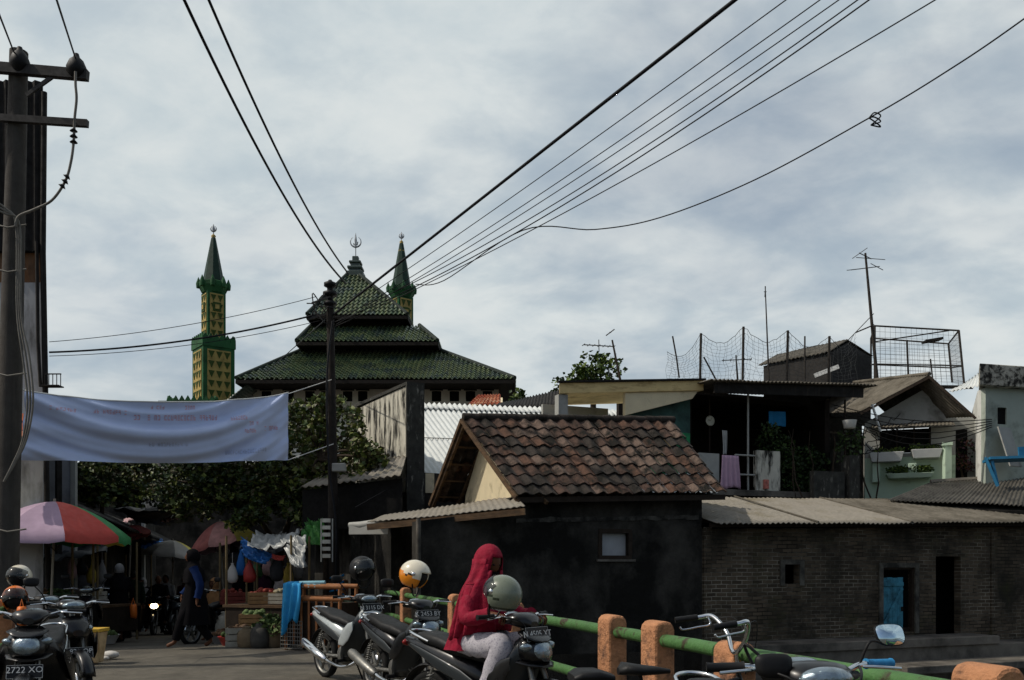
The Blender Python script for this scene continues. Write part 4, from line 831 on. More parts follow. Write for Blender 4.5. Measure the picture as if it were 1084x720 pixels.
for u, v, s_ in ((21, 66, .12), (81, 73, .125)):
    mb = MB(); c = P(u, v, 11.85); mb.lathe([(.03, -.14), (s_ * .5, -.12), (s_, -.05), (s_ * 1.02, .02), (s_ * .75, .1), (s_ * .35, .15), (.03, .2)], c, None, 14); mb.build('insulator', mInsul, t)
def dense(pts, n=6):
    """smooth curve through the points"""
    pts = [Vector(p) for p in pts]; q = [pts[0]] + pts + [pts[-1]]; out = []
    for i in range(1, len(q) - 2):
        for k in range(n):
            x = k / n; a, b, c, d = q[i - 1], q[i], q[i + 1], q[i + 2]
            out.append(.5 * ((2 * b) + (c - a) * x + (2 * a - 5 * b + 4 * c - d) * x * x + (3 * b - a - 3 * c + d) * x ** 3))
    return out + [pts[-1]]
mb = MB(); lead = dense([P(*p, 11.7) for p in ((80, 76), (80, 90), (81, 105), (79, 126), (78, 150), (75, 172), (69, 192), (55, 212), (36, 222), (20, 229), (16, 240))]); mb.tube(lead, .017, 7)
ld = mb.build('cable_lead', mCabG, t)
mb = MB()
for u, v, tx in ((78, 150, 0), (78, 144, 0), (78, 138, 0), (69, 192, 1), (71, 187, 1), (66, 197, 1)): mb.lathe([(.02, -.02), (.05, -.012), (.02, .02)], P(u, v, 11.7), Matrix.Rotation(rad(35) * tx, 3, 'Y'), 10)
mb.build('insulator_disc', mInsul, ld)
mb = MB()
for k in range(3): mb.tube(dense([P(-20, 205 + 6 * k, 11.6), P(5, 220 + 3 * k, 11.7), P(17 + 2 * k, 240, 11.75), P(18 + 2 * k, 330, 11.75), P(25 + 3 * k, 385 - 4 * k, 11.75), P(29 + 3 * k, 425, 11.75), P(24 + 2 * k, 465, 11.75), P(14 + k, 490, 11.74), P(4, 510, 11.74)]), .014, 6)
for v in (238, 285, 395, 560): mb.tube([P(-4, v, 11.78), P(8, v + 3, 11.7), P(28, v, 11.8)], .012, 5)
mb.build('pole_cable', mCabG, t)

t = thing('utility_pole', 'slim dark wooden pole with a stacked insulator top beside the market', 'utility pole', P(355, 690, 17))
b0, b1 = Vector((P(355, 690, 17).x, 17, -.3)), P(349.5, 318, 17)
mb = MB(); mb.tube([b0.lerp(b1, i / 8) for i in range(9)], [.115 - .045 * i / 8 for i in range(9)], 12); mb.build('pole', mat('tarred_wood_pole', '26211d', .9, var=.3, scale=6, stretch=(6, 6, .5)), t)
mb = MB(); c = P(349.5, 302, 17); mb.lathe([(.05, -.5), (.06, -.4), (.13, -.38), (.13, -.33), (.06, -.3), (.06, -.22), (.14, -.2), (.14, -.14), (.06, -.11), (.06, -.05), (.12, -.02), (.12, .04), (.05, .07), (.03, .1)], c, None, 12); mb.build('insulator', mInsul, t)
mb = MB(); mb.beam(P(325, 338, 17), P(352, 331, 17), .05, .05); mb.beam(P(330, 321, 16.9), P(350, 314, 16.9), .03, .03)
for k in range(7): a = P(328 + R.uniform(-4, 14), 325 + R.uniform(-8, 12), 16.9); mb.tube(dense([a, a + Vector((R.uniform(-.2, .3), 0, R.uniform(-.3, .3))), a + Vector((R.uniform(-.1, .4), .1, R.uniform(-.3, .2)))], 5), .012, 5)
mb.build('bracket', mIron, t)
mb = MB(); c = P(359, 495, 16.85); mb.box(c, (.26, .12, .16)); mb.build('junction_box', mat('grey_plastic', '8d8d88', .6, var=.08), t, bevel=.02)
mb = MB(); mb.tube(dense([P(352, 340, 16.8), P(346, 400, 16.8), P(348, 490, 16.8), P(356, 560, 16.8), P(354, 640, 16.8)]), .02, 6); mb.build('pole_cable', mCable, t)
mb = MB(); mb.tube([P(355, 622, 16.86) + Vector((.13 * math.cos(a), .13 * math.sin(a) + .14, .02 * a - .15)) for a in [i * .5 for i in range(40)]], .02, 5); mb.build('blue_rope', mBlueC, t)

def wire(label, A, B, r, sag=0, ext=1.7, group=None, t0=0):
    A, B = P(*A), P(*B); mb = MB(); n = 40
    mb.tube([A + (B - A) * k - Vector((0, 0, 4 * sag * k * (1 - k))) for k in [t0 + (ext - t0) * i / n for i in range(n + 1)]], r, 6)
    return tag(mb.build('overhead_wire', mCable), label, 'wire', group)
G = 'wires fanning out from the wooden pole to the upper right'
wire('thickest black cable rising steeply from the wooden pole to the top edge', (352, 334, 17), (778, 0, 9), .021, .0, group=G)
wire('first thin wire right of the thick black cable', (352, 338, 17), (832, 0, 9), .0062, .06, group=G)
wire('second thin wire right of the thick black cable', (353, 342, 17), (868, 0, 9), .0062, .12, group=G)
wire('third thin wire right of the thick black cable', (353, 345, 17), (888, 0, 9), .0062, .14, group=G)
wire('upper strand of the close pair of wires that meets the long drooping branch line', (352, 338, 17), (908, 0, 9), .007, .28, group=G)
wire('lower strand of the close pair of wires that meets the long drooping branch line', (352, 342, 17), (920, 0, 9), .008, .30, group=G)
wire('lowest wire of the fan, running from behind the right minaret to the top edge', (352, 347, 17), (990, 0, 9), .007, .16, group=G)
mb = MB(); mb.tube(dense([P(440, 301, 15.5), P(470, 297, 15), P(553, 244, 13), P(630, 243, 12.5), P(700, 230, 12), P(800, 190, 11), P(920, 125, 10), P(1000, 77, 9.3), P(1084, 20, 8.6), P(1300, -140, 7)], 8), .008, 6)
p = P(920, 125, 10)
for k in range(3): mb.tube(dense([p, p + Vector((.06, 0, .06 - .05 * k)), p + Vector((.13, 0, .02 - .06 * k)), p + Vector((.02, 0, -.08))], 5), .008, 5)
tag(mb.build('overhead_wire', mCable), 'long drooping branch wire with a knot, crossing to the right edge', 'wire', G)
G = 'pair of twisted cables rising to the top left'
wire('left one of two twisted cables rising from the wooden pole to the top left', (366, 300, 17), (195, 0, 9), .018, .3, group=G)
wire('right one of two twisted cables rising from the wooden pole to the top left', (369, 290, 17), (221, 0, 9), .016, .25, group=G)
G = 'wires crossing from the wooden pole to the tall building'
wire('upper thin wire crossing the left minaret shaft', (335, 314, 17), (52, 362, 15.9), .0062, .12, 1, group=G)
wire('middle thick wire crossing the left minaret shaft', (335, 333, 17), (52, 373, 15.9), .017, .14, 1, group=G)
wire('lower thin wire crossing the left minaret battlement', (345, 338, 17), (52, 377, 15.9), .0062, .14, 1, group=G)
wire('thin wire slanting down left from the wooden pole to the mosque roof', (345, 338, 17), (282, 394, 30), .011, .0, 1)
wire('thin line running up from the right insulator of the leaning pole', (80, 62, 11.85), (60, 0, 8.5), .011, 0, 1.6)
wire('thin line running up from the left insulator of the leaning pole', (15, 56, 11.85), (1, 20, 9.6), .011, 0, 1.8)
wire('thin white line sloping below the parapet house roof', (376, 537, 16), (440, 501, 17.6),.005, 0, 1)

# ------------------------------------------------------------------ banner
mBan = mat('pale_blue_banner_cloth', 'bfcbe9', .85, var=.04, scale=3)
ca, cb_, cc_, cd = P(27, 414, 12.9), P(305, 417, 16.4), P(305, 487, 16.4), P(22, 487, 12.9)
def cl(s_, k):
    h = 4 * s_ * (1 - s_); n = Vector((.33, -.94, 0)); p = ca.lerp(cb_, s_).lerp(cd.lerp(cc_, s_), k)
    p = p - Vector((0, 0, (.17 - .13 * k) * h))
    q = k - .55 * h
    return p + n * (.06 * math.sin(9.5 * q + 1.0) * (.35 + h * .8) + .045 * math.sin(19 * q + 3 * s_) * (.3 + h) + .05 * math.sin(16 * (q + 1.3 * s_)) * (1 - h) + .012 * math.sin(43 * q + 9 * s_) + .02 * noise.noise(Vector((s_ * 14, k * 4, 1))) + .10 * h * math.sin(math.pi * k))
t = thing('banner', 'long pale blue cloth banner strung across the street, its print showing through faintly reversed', 'banner', ca.lerp(cd, .5))
mb = MB(); mb.rings([[cl(i / 110, k / 34) for i in range(111)] for k in range(35)], 0, True, False, False); mb.build('cloth', mBan, t)
mRed = mat('faded_red_print', 'cda4b0', .9, var=.1); mGryP = mat('faded_grey_print', 'aeb7d0', .9, var=.1)
mb = MB(); rr = random.Random(3)
def glyphs(s0, s1, k0, hk, mi, step=.0085):
    s_ = s0; step *= 1.25; hk *= 1.15
    while s_ < s1:
        if rr.random() < .86:
            w_ = step * .7; o = Vector((0, -.006, 0)); kk = k0
            q = lambda a, b: cl(a, b) + o
            def bar(a0, a1, b0, b1): mb.add([q(a0, b1), q(a1, b1), q(a1, b0), q(a0, b0)], [(0, 1, 2, 3)], mi)
            st = w_ * .28; y0, y1 = kk, kk + hk; ty = hk * .22
            for c in rr.sample(['l', 'r', 't', 'm', 'b'], 3):
                if c == 'l': bar(s_, s_ + st, y0, y1)
                if c == 'r': bar(s_ + w_ - st, s_ + w_, y0, y1)
                if c == 't': bar(s_, s_ + w_, y0, y0 + ty)
                if c == 'm': bar(s_, s_ + w_, (y0 + y1) / 2 - ty / 2, (y0 + y1) / 2 + ty / 2)
                if c == 'b': bar(s_, s_ + w_, y1 - ty, y1)
        s_ += step
glyphs(.42, .47, .05, .05, 0); glyphs(.55, .59, .05, .06, 0)
glyphs(.22, .33, .16, .055, 0); glyphs(.74, .82, .27, .06, 0); glyphs(.36, .68, .22, .07, 0, .010); glyphs(.08, .16, .18, .05, 0)
glyphs(.80, .86, .37, .055, 0); glyphs(.79, .845, .49, .055, 0); glyphs(.89, .95, .46, .06, 0); glyphs(.42, .56, .68, .05, 1); glyphs(.72, .91, .80, .065, 1)
mb.build('print', [mRed, mGryP], t)
mb = MB(); mb.tube([ca, P(20, 409, 12.3)], .008, 5); mb.tube([cd, P(12, 492, 12.2)], .008, 5); mb.tube([cb_, P(351, 402, 16.9)], .008, 5); mb.tube([cc_, P(353, 470, 16.9)], .008, 5)
mb.tube([cl(i / 30, -.01) for i in range(31)], .012, 6); mb.build('rope', mWhite, t)

# ------------------------------------------------------------------ trees
mLeafS = [mat('street_leaf_' + n, c, .55, var=.3, scale=2, spec=.35) for n, c in (('deep', '26351a'), ('mid', '3a4b1f'), ('bright', '5d6629'), ('olive', '433f22'))]
def tree(label, base, forks, blobs, n, size, mats, r0=.16, name='tree', clump=34):
    t = thing(name, label, 'tree', base); base = Vector(base); mb = MB()
    for f in forks:
        f = [Vector(p) for p in f]; pts = dense([base] + f, 5); m = len(pts); mb.tube(pts, [r0 * (1 - .85 * i / m) for i in range(m)], 8)
    for c, r in blobs:
        e = Vector(forks[0][-1]); e = min((Vector(f[-1]) for f in forks), key=lambda q: (q - Vector(c)).length)
        mb.tube(dense([e, e.lerp(Vector(c), .5) + Vector((0, 0, .1)), Vector(c)], 4), [.04 - .003 * i for i in range(9)], 5)
    mb.build('trunk', mBark, t); mb = MB(); leaves(mb, blobs, n, size, len(mats), clump); mb.build('crown', mats, t)
B = lambda u, v, d, r: (P(u, v, d), r)
tree('broad leafy street tree below the banner, its crown over the market', (-5.6, 21, -.3), [[(-5.5, 21, 1.6), (-6.2, 21, 2.8)], [(-5.5, 21, 1.6), (-5.0, 20.6, 2.9)]],
     [B(185, 508, 21.5, .75), B(215, 515, 20.5, .8), B(250, 508, 20, .85), B(285, 500, 20, .9), B(318, 490, 19.8, .8), B(345, 500, 19.6, .7), B(272, 545, 19.3, .3), B(240, 530, 20, .5), B(310, 528, 19.5, .45), B(258, 552, 19.2, .16), B(330, 545, 18.8, .25), B(330, 460, 20, .6), B(350, 525, 19.5, .5), B(210, 485, 21, .6), B(260, 470, 21, .7), B(300, 465, 21, .7)], 15500, .10, mLeafS, clump=46)
tree('sparse yellowish tree around the upper half of the wooden pole', (-3.9, 18.6, -.2), [[(-3.9, 18.6, 2), (-4.0, 18.5, 3.6)]],
     [B(322, 455, 18.6, .45), B(318, 440, 18.6, .28), B(374, 455, 18.3, .42), B(385, 478, 18, .4), B(345, 470, 18.8, .45), B(330, 500, 18.4, .5), B(372, 505, 17.9, .42), B(395, 488, 17.7, .25), B(360, 440, 18.6, .3), B(340, 432, 18.7, .2)], 3000, .10, [mLeafS[2], mLeafS[1], mLeafS[3]], .09)
tree('leafy tree between the plain grey building and the dark one', P(108, 672, 24) + Vector((0, 0, -.2)), [[P(108, 560, 24), P(108, 520, 24)]],
     [B(100, 500, 24, .6), B(125, 500, 24.5, .7), B(150, 512, 25, .6), B(88, 520, 24, .5), B(118, 520, 24, .6), B(165, 505, 25.5, .7), B(175, 525, 25, .6)], 5200, .125, mLeafS, .12)
tree('leafy tree standing far behind the cream roof slab', P(628, 600, 34) + Vector((0, 0, 0)), [[P(628, 440, 34), P(628, 405, 34)]],
     [B(618, 402, 34, .65), B(632, 393, 34, .75), B(636, 384, 34, .4), B(643, 402, 34, .55), B(612, 398, 34, .4), B(604, 404, 34, .35), B(624, 392, 34, .4), B(648, 408, 34, .4), B(592, 410, 33, .3)], 900, .17, mLeafD, .2)
tree('low shrub tips showing above the dark grey roof', P(556, 600, 32), [[P(556, 440, 32), P(555, 424, 32)]], [B(548, 420, 32, .22), B(556, 420, 32, .25), B(545, 424, 32, .2)], 160, .16, mLeafD, .06)
# ------------------------------------------------------------------ people
mSkin = mat('brown_skin', '5b3b29', .55, var=.06, scale=9, spec=.15); mHair = mat('black_hair', '0d0b0a', .6); mEye = mat('eye_dark', '0a0908', .2); mEyeW = mat('eye_white', 'c9c2b8', .3)
mBlkC = mat('black_cloth', '121113', .95, var=.2, scale=5, spec=.04); mShoe = mat('dark_sandal', '2a2019', .7)
def head_into(mb, c, yaw=0, pitch=0, s=1.0):
    """egg shaped head with sockets, nose, mouth, chin and ears; materials 0 skin, 1 eyes"""
    m = Matrix.Rotation(yaw, 3, 'Z') @ Matrix.Rotation(pitch, 3, 'Y'); c = Vector(c); rg = []; n, k = 24, 16
    for i in range(k + 1):
        t_ = max(.04, min(math.pi - .04, math.pi * i / k)); r = []
        for j in range(n):
            a = 2 * math.pi * j / n; x, y, z = math.sin(t_) * math.cos(a), math.sin(t_) * math.sin(a), -math.cos(t_)
            w_ = 1 - .22 * max(0, -z) ** 1.5; px, py, pz = .098 * x * (1 - .06 * max(0, -z)) , .077 * y * w_, .118 * z
            if x > .3:
                nose = math.exp(-(y / .17) ** 2 - ((z + .12) / .24) ** 2); px += .020 * nose
                px -= .012 * math.exp(-((abs(y) - .38) / .18) ** 2 - ((z - .08) / .13) ** 2)
                px += .007 * math.exp(-(y / .3) ** 2 - ((z + .52) / .1) ** 2) + .008 * math.exp(-(y / .35) ** 2 - ((z + .82) / .12) ** 2)
            r.append(c + m @ Vector((px, py, pz)) * s)
        rg.append(r)
    mb.rings(rg, 0, True, True)
    for sg in (1, -1):
        mb.ell(c + m @ Vector((.082, sg * .031, .010)) * s, (.010 * s, .013 * s, .008 * s), m, 1, 8, 6)
        mb.ell(c + m @ Vector((-.008, sg * .078, -.005)) * s, (.018 * s, .009 * s, .03 * s), m, 0, 8, 6)
def body_into(mb, J, s=1.0, hands=True):
    """one skinned surface from a dictionary of joints"""
    names = ['pelvis', 'belly', 'chest', 'neck', 'headb']; vs = [J[k] for k in names]; es = [(0, 1), (1, 2), (2, 3), (3, 4)]; rs = [(.135, .115), (.125, .10), (.14, .105), (.055, .055), (.06, .06)]
    for sd in 'lr':
        k = len(vs); vs += [J['sh' + sd], J['el' + sd], J['wr' + sd]]; rs += [(.058, .058), (.043, .043), (.03, .028)]; es += [(2, k), (k, k + 1), (k + 1, k + 2)]
        wr = Vector(J['wr' + sd]); d = (wr - Vector(J['el' + sd])).normalized(); hd = Vector(J.get('hd' + sd, d)).normalized(); sdv = hd.cross(Vector(J.get('up' + sd, (0, 0, 1)))).normalized(); dn = sdv.cross(hd).normalized()
        vs.append(wr + hd * .055 * s); rs.append((.036, .017)); es.append((k + 2, k + 3)); h = k + 3
        for f, L in ((-.6, .07), (-.2, .08), (.2, .075), (.6, .06)):
            b = len(vs); p = wr + hd * .095 * s + sdv * f * .055 * s; vs += [p, p + (hd * .8 - dn * .5) * L * .5 * s, p + (hd * .3 - dn * .9) * L * s]; rs += [(.0095, .0095), (.0085, .0085), (.007, .007)]; es += [(h, b), (b, b + 1), (b + 1, b + 2)]
        b = len(vs); sg = -1 if sd == 'l' else 1; p = wr + hd * .04 * s + sdv * -sg * .035 * s; vs += [p, p + hd * .035 * s - sdv * sg * .02 * s - dn * .02 * s]; rs += [(.011, .011), (.009, .009)]; es += [(h, b), (b, b + 1)]
        k = len(vs); vs += [J['hp' + sd], J['kn' + sd], J['an' + sd], J['to' + sd]]; rs += [(.088, .088), (.056, .056), (.038, .038), (.035, .022)]; es += [(0, k), (k, k + 1), (k + 1, k + 2), (k + 2, k + 3)]
    v, f = skin_mesh(vs, es, [(a * s, b * s) for a, b in rs], 1); mb.add(v, f, 0, True)
STAND = dict(pelvis=(0, 0, .90), belly=(0, 0, 1.04), chest=(.0, 0, 1.24), neck=(.0, 0, 1.40), headb=(.02, 0, 1.47), shl=(0, .17, 1.33), shr=(0, -.17, 1.33), ell=(.0, .23, 1.06), elr=(0, -.23, 1.06), wrl=(.06, .23, .82), wrr=(.06, -.23, .82),
             hpl=(0, .09, .86), hpr=(0, -.09, .86), knl=(.03, .09, .47), knr=(.03, -.09, .47), anl=(0, .09, .08), anr=(0, -.09, .08), tol=(.14, .1, .035), tor=(.14, -.1, .035), hdl=(.1, 0, -1), hdr=(.1, 0, -1), upl=(1, 0, 0), upr=(1, 0, 0))
def robe(mb, secs, n=28, folds=9, amp=.02, mi=0, seed=0):
    rg = []
    for i, (x, y, z, rx, ry) in enumerate(secs):
        q = i / (len(secs) - 1); rg.append([Vector((x + (rx + amp * q * math.sin(folds * a + seed + q)) * math.cos(a), y + (ry + amp * q * math.sin(folds * a + seed + q)) * math.sin(a), z)) for a in [2 * math.pi * k / n for k in range(n)]])
    mb.rings(rg, mi, True, False)
def sleeve(mb, J, sd, r0, r1, mi=0, k=.95):
    a, b, c = Vector(J['sh' + sd]), Vector(J['el' + sd]), Vector(J['wr' + sd]); c = b.lerp(c, k)
    mb.tube(dense([a + (a - b) * .03, a, b, c], 6), [r0 * 1.02] * 3 + [r0 + (r1 - r0) * i / 15 + .004 * math.sin(i * 2.2) for i in range(16)], 12, mi)
def hood(mb, c, pitch=0, s=1.0, mi=0, back=0):
    """head cloth: an egg with the face left open"""
    m = Matrix.Rotation(pitch, 3, 'Y'); n, k = 28, 18; rg = []; c = Vector(c)
    for i in range(k + 1):
        t_ = max(.04, min(math.pi - .04, math.pi * i / k)); rg.append([c + m @ Vector(((.121 * math.sin(t_) * math.cos(a) - .012) * s, .098 * math.sin(t_) * math.sin(a) * s, -.135 * math.cos(t_) * s)) for a in [2 * math.pi * j / n for j in range(n)]])
    vs = [p for r in rg for p in r]; fs = []
    for i in range(k):
        for j in range(n):
            a = 2 * math.pi * (j + .5) / n; a = a if a < math.pi else a - 2 * math.pi; z = -math.cos(math.pi * (i + .5) / k)
            if abs(a) < .78 and -.62 < z < .50: continue
            fs.append((i * n + j, i * n + (j + 1) % n, (i + 1) * n + (j + 1) % n, (i + 1) * n + j))
    mb.add(vs, fs, mi, True)
def person(label, loc, yaw, J, dress, s=1.0, head_pitch=0, hair=True, cover=None, robe_=None, trousers=None, group=None, sleeves=True, drape=None):
    t = thing('person', label, 'person', loc, yaw, group, local=True); t.scale = (s, s, s); J = {**STAND, **J}
    mb = MB(); body_into(mb, J); hc = Vector(J['headb']) + Vector((.02, 0, .06)); head_into(mb, hc, 0, head_pitch); mb.build('body', [mSkin, mEye], t)
    if trousers:
        mb = MB()
        for sd in 'lr': a, b, c = Vector(J['hp' + sd]), Vector(J['kn' + sd]), Vector(J['an' + sd]); mb.tube(dense([a + (a - b) * .2, a, b, b.lerp(c, .9)], 6), [.105] * 6 + [.105 - .0035 * i for i in range(13)], 12)
        mb.build('trousers', trousers, t)
    mb = MB(); p = J['pelvis']; ch = J['chest']
    robe(mb, robe_ or [(ch[0], 0, ch[2] + .19, .05, .07), (ch[0], 0, ch[2] + .12, .10, .19), (ch[0], 0, ch[2], .135, .2), (p[0], 0, p[2] + .1, .13, .17), (p[0], 0, p[2] - .12, .145, .19)], seed=R.random() * 6, amp=.012)
    if sleeves:
        for sd in 'lr': sleeve(mb, J, sd, .068, .05)
    mb.build('clothing', dress, t)
    if cover:
        mb = MB(); hood(mb, hc, head_pitch); robe(mb, [(hc.x - .02, 0, hc.z - .06, .09, .085), (hc.x - .03, 0, hc.z - .16, .10, .11), (ch[0], 0, ch[2] + .06, .16, .215), (ch[0], 0, ch[2] - .14, .175, .215)], amp=.015, folds=7, mi=1); mb.build('headscarf', [cover, drape or cover], t)
    elif hair:
        mb = MB(); mb.ell(hc + Vector((-.018, 0, .025)), (.098, .086, .108)); mb.build('hair', mHair, t)
    return t
WALK = dict(knl=(.18, .09, .50), anl=(.30, .09, .12), tol=(.43, .1, .06), knr=(-.05, -.09, .47), anr=(-.26, -.09, .12), tor=(-.15, -.1, .04), elr=(.06, -.24, 1.08), wrr=(.22, -.2, .88), ell=(-.1, .24, 1.08), wrl=(-.06, .24, .84))
SIT = dict(pelvis=(0, 0, .50), belly=(.0, 0, .64), chest=(.04, 0, .86), neck=(.06, 0, 1.02), headb=(.08, 0, 1.09), shl=(.05, .17, .95), shr=(.05, -.17, .95), ell=(.14, .22, .70), elr=(.14, -.22, .70), wrl=(.34, .15, .62), wrr=(.34, -.15, .62), hpl=(.02, .1, .5), hpr=(.02, -.1, .5), knl=(.42, .12, .52), knr=(.42, -.12, .52), anl=(.40, .12, .09), anr=(.40, -.12, .09), tol=(.54, .13, .04), tor=(.54, -.13, .04), hdl=(1, 0, -.2), hdr=(1, 0, -.2), upl=(0, 0, 1), upr=(0, 0, 1))
RIDE = dict(pelvis=(-.12, 0, .86), belly=(-.1, 0, 1.0), chest=(-.05, 0, 1.19), neck=(.0, 0, 1.34), headb=(.03, 0, 1.41), shl=(-.03, .17, 1.27), shr=(-.03, -.17, 1.27), ell=(.1, .26, 1.06), elr=(.1, -.26, 1.06), wrl=(.27, .31, 1.04), wrr=(.27, -.31, 1.04), hpl=(-.08, .1, .84), hpr=(-.08, -.1, .84), knl=(.31, .18, .80), knr=(.31, -.18, .80), anl=(.17, .2, .38), anr=(.17, -.2, .38), tol=(.30, .2, .31), tor=(.30, -.2, .31), hdl=(1, 0, -.1), hdr=(1, 0, -.1), upl=(0, 0, 1), upr=(0, 0, 1))
LONG = lambda r=.24: [(0, 0, 1.43, .05, .07), (0, 0, 1.36, .10, .19), (0, 0, 1.22, .14, .21), (0, 0, 1.0, .14, .19), (0, 0, .7, .18, .21), (.01, 0, .35, .21, .23), (.02, 0, .07, r, r)]
def at(u, d): return Vector(((u - U0) / F * d, d, gz(d) + .02))
mGreyS = mat('grey_cloth', '7e7c7a', .9, var=.1, scale=8); mOrangeBag = mat('orange_plastic', 'd06a26', .5, var=.1)
person('person in a long black robe and grey headscarf walking down the market street', at(126, 18.2), rad(100), WALK, mBlkC, .96, cover=mGreyS, drape=mBlkC, robe_=LONG())
mb = MB(); c = at(141, 17.9) + Vector((0, 0, .62)); mb.loft([(-.06, 0, .02, .02), (-.05, 0, .1, .13), (.05, -.01, .11, .15), (.06, 0, .02, .02)]); mb.v = [tuple(c + Matrix.Rotation(.6, 3, 'Z') @ Vector(p)) for p in mb.v]; mb.tube([c + Vector((-.04, 0, .12)), c + Vector((0, 0, .26)), c + Vector((.04, 0, .12))], .008, 5); tag(mb.build('carrier_bag', mOrangeBag), 'orange carrier bag held beside the black robed walker', 'bag')
person('person in dark calf length clothes and blue sleeves striding left across the street', at(206, 14.75), rad(195), WALK, mBlkC, 1.0, cover=mBlkC, trousers=mBlkC, robe_=[(0, 0, 1.43, .05, .07), (0, 0, 1.36, .10, .19), (0, 0, 1.22, .15, .21), (0, 0, 1.0, .15, .2), (0, 0, .7, .22, .22), (.02, 0, .40, .27, .22)])
t = bpy.data.objects['person.001']; mb = MB(); J = {**STAND, **WALK}
for sd in 'lr': sleeve(mb, J, sd, .074, .056)
mb.build('jacket_sleeve', mat('navy_blue_cloth', '16264a', .9, var=.1, spec=.05), t)
person('person in a grey shirt far down the street beside the yellow parasol', at(176, 25), rad(-95), {}, mGreyS, 1.0, trousers=mBlkC)
person('person in a brown top sitting among the goods under the pink parasol', at(231, 19.2), rad(-120), SIT, mat('brown_orange_cloth', '8a5a38', .9, var=.3, scale=12), 1.05, trousers=mBlkC, cover=mat('tan_cloth', '9a7048', .9))
person('person in a white patterned top standing behind the foil covered stall', at(301, 18.3), rad(-110), {}, mat('white_patterned_cloth', 'a59fa0', .9, var=.4, scale=25), .93, trousers=mBlkC)
person('person with a pale cap and dark shirt behind the robed walker', at(108, 21), rad(-70), {}, mBlkC, 1.0, trousers=mBlkC, cover=mat('pale_grey_cloth', '9b9997', .9))
for lb, u, d, yw, dr, cv in (('person in a dark brown jacket beyond the left table stalls', 97, 22, -60, mat('brown_jacket', '33261f', .9, spec=.05), None), ('person in a dark green shirt just left of the lit motorbike', 141, 22.5, 110, mat('dark_green_shirt', '1d2a20', .9, spec=.05), None),
        ('person in a pale headscarf and dark robe far behind the lit motorbike', 152, 27, -90, mBlkC, mat('dusty_white_cloth', '8d8b88', .9)), ('person in a maroon top under the low grey and yellow parasol', 196, 26, -100, mat('maroon_shirt', '3d1a1c', .9, spec=.05), None),
        ('person in a black shirt behind the red produce', 258, 19.8, -100, mBlkC, None), ('person in a plum headscarf at the back of the silver covered stall', 278, 19.4, -80, mBlkC, mat('plum_cloth', '3a2030', .9, spec=.05)), ('person in a dark blue shirt at the market left edge', 70, 19.0, -20, mat('dark_blue_shirt', '1a2233', .9, spec=.05), None)):
    person(lb, at(u, d), rad(yw), {}, dr, R.uniform(.94, 1.02), trousers=mBlkC, cover=cv)
person('person in a dull grey shirt at the left stall under the striped parasol', at(88, 19.6), rad(-30), {}, mat('dull_grey_cloth', '545355', .9, var=.2), 1.0, trousers=mBlkC)
# ------------------------------------------------------------------ motorbikes
mTyre = mat('tyre_rubber', '171716', .85, var=.2); mBlack = mat('glossy_black_paint', '0b0b0d', .3, spec=.35, coat=.25, var=.1); mSilver = mat('silver_grey_paint', 'b4bab9', .3, .3, var=.06, coat=.5); mGreyP = mat('dark_grey_paint', '2e3234', .35, .2, var=.08, coat=.25)
mSeat = mat('black_seat_vinyl', '141414', .55, var=.15, bump=.001); mEng = mat('cast_alloy', '7b7a75', .45, .75, var=.2, scale=12); mChr = mat('chrome', 'd0d2d3', .12, 1., var=.03); mPlas = mat('black_plastic', '101011', .55, var=.15)
mLens = mat('headlamp_lens', '84929a', .13, .8, var=.3, scale=22, coat=.8, bump=.004, bscale=45); mAmber = mat('amber_lens', 'b56a1c', .2); mRedL = mat('red_lens', '7c1712', .2); mMir = mat('mirror_glass', 'b7cbd6', .04, 1., var=.02); mPlate = mat('black_number_plate', '151516', .45); mInk = mat('white_plate_ink', 'c4c4c0', .6)
mLit = mat('lit_headlamp', 'fff2d0', .3, emit='ffe2a8', estr=14)
RY = Matrix.Rotation(rad(90), 3, 'X')
def wheel(t, x, disc):
    c = Vector((x, 0, .28)); mb = MB()
    mb.lathe([(.225, -.036), (.25, -.044), (.275, -.03), (.283, 0), (.275, .03), (.25, .044), (.225, .036)], c, RY, 32, caps=False); wh = mb.build('wheel', mTyre, t)
    mb = MB(); mb.lathe([(.226, -.034), (.205, -.028), (.205, .028), (.226, .034)], c, RY, 32, caps=False); mb.lathe([(.045, -.05), (.05, -.03), (.05, .03), (.045, .05)], c, RY, 14)
    for k in range(6): a = k * math.pi / 3; d = Vector((math.cos(a), 0, math.sin(a))); n = Vector((-d.z, 0, d.x)) * .012; mb.tube([c + d * .045 - n, c + d * .208 - n], .010, 6); mb.tube([c + d * .045 + n, c + d * .208 + n], .010, 6)
    mb.build('rim', mEng, wh)
    if disc: mb = MB(); mb.lathe([(.05, .045), (.11, .045), (.11, .05), (.05, .05)], c, RY, 24, caps=False); mb.build('brake_disc', mChr, wh)
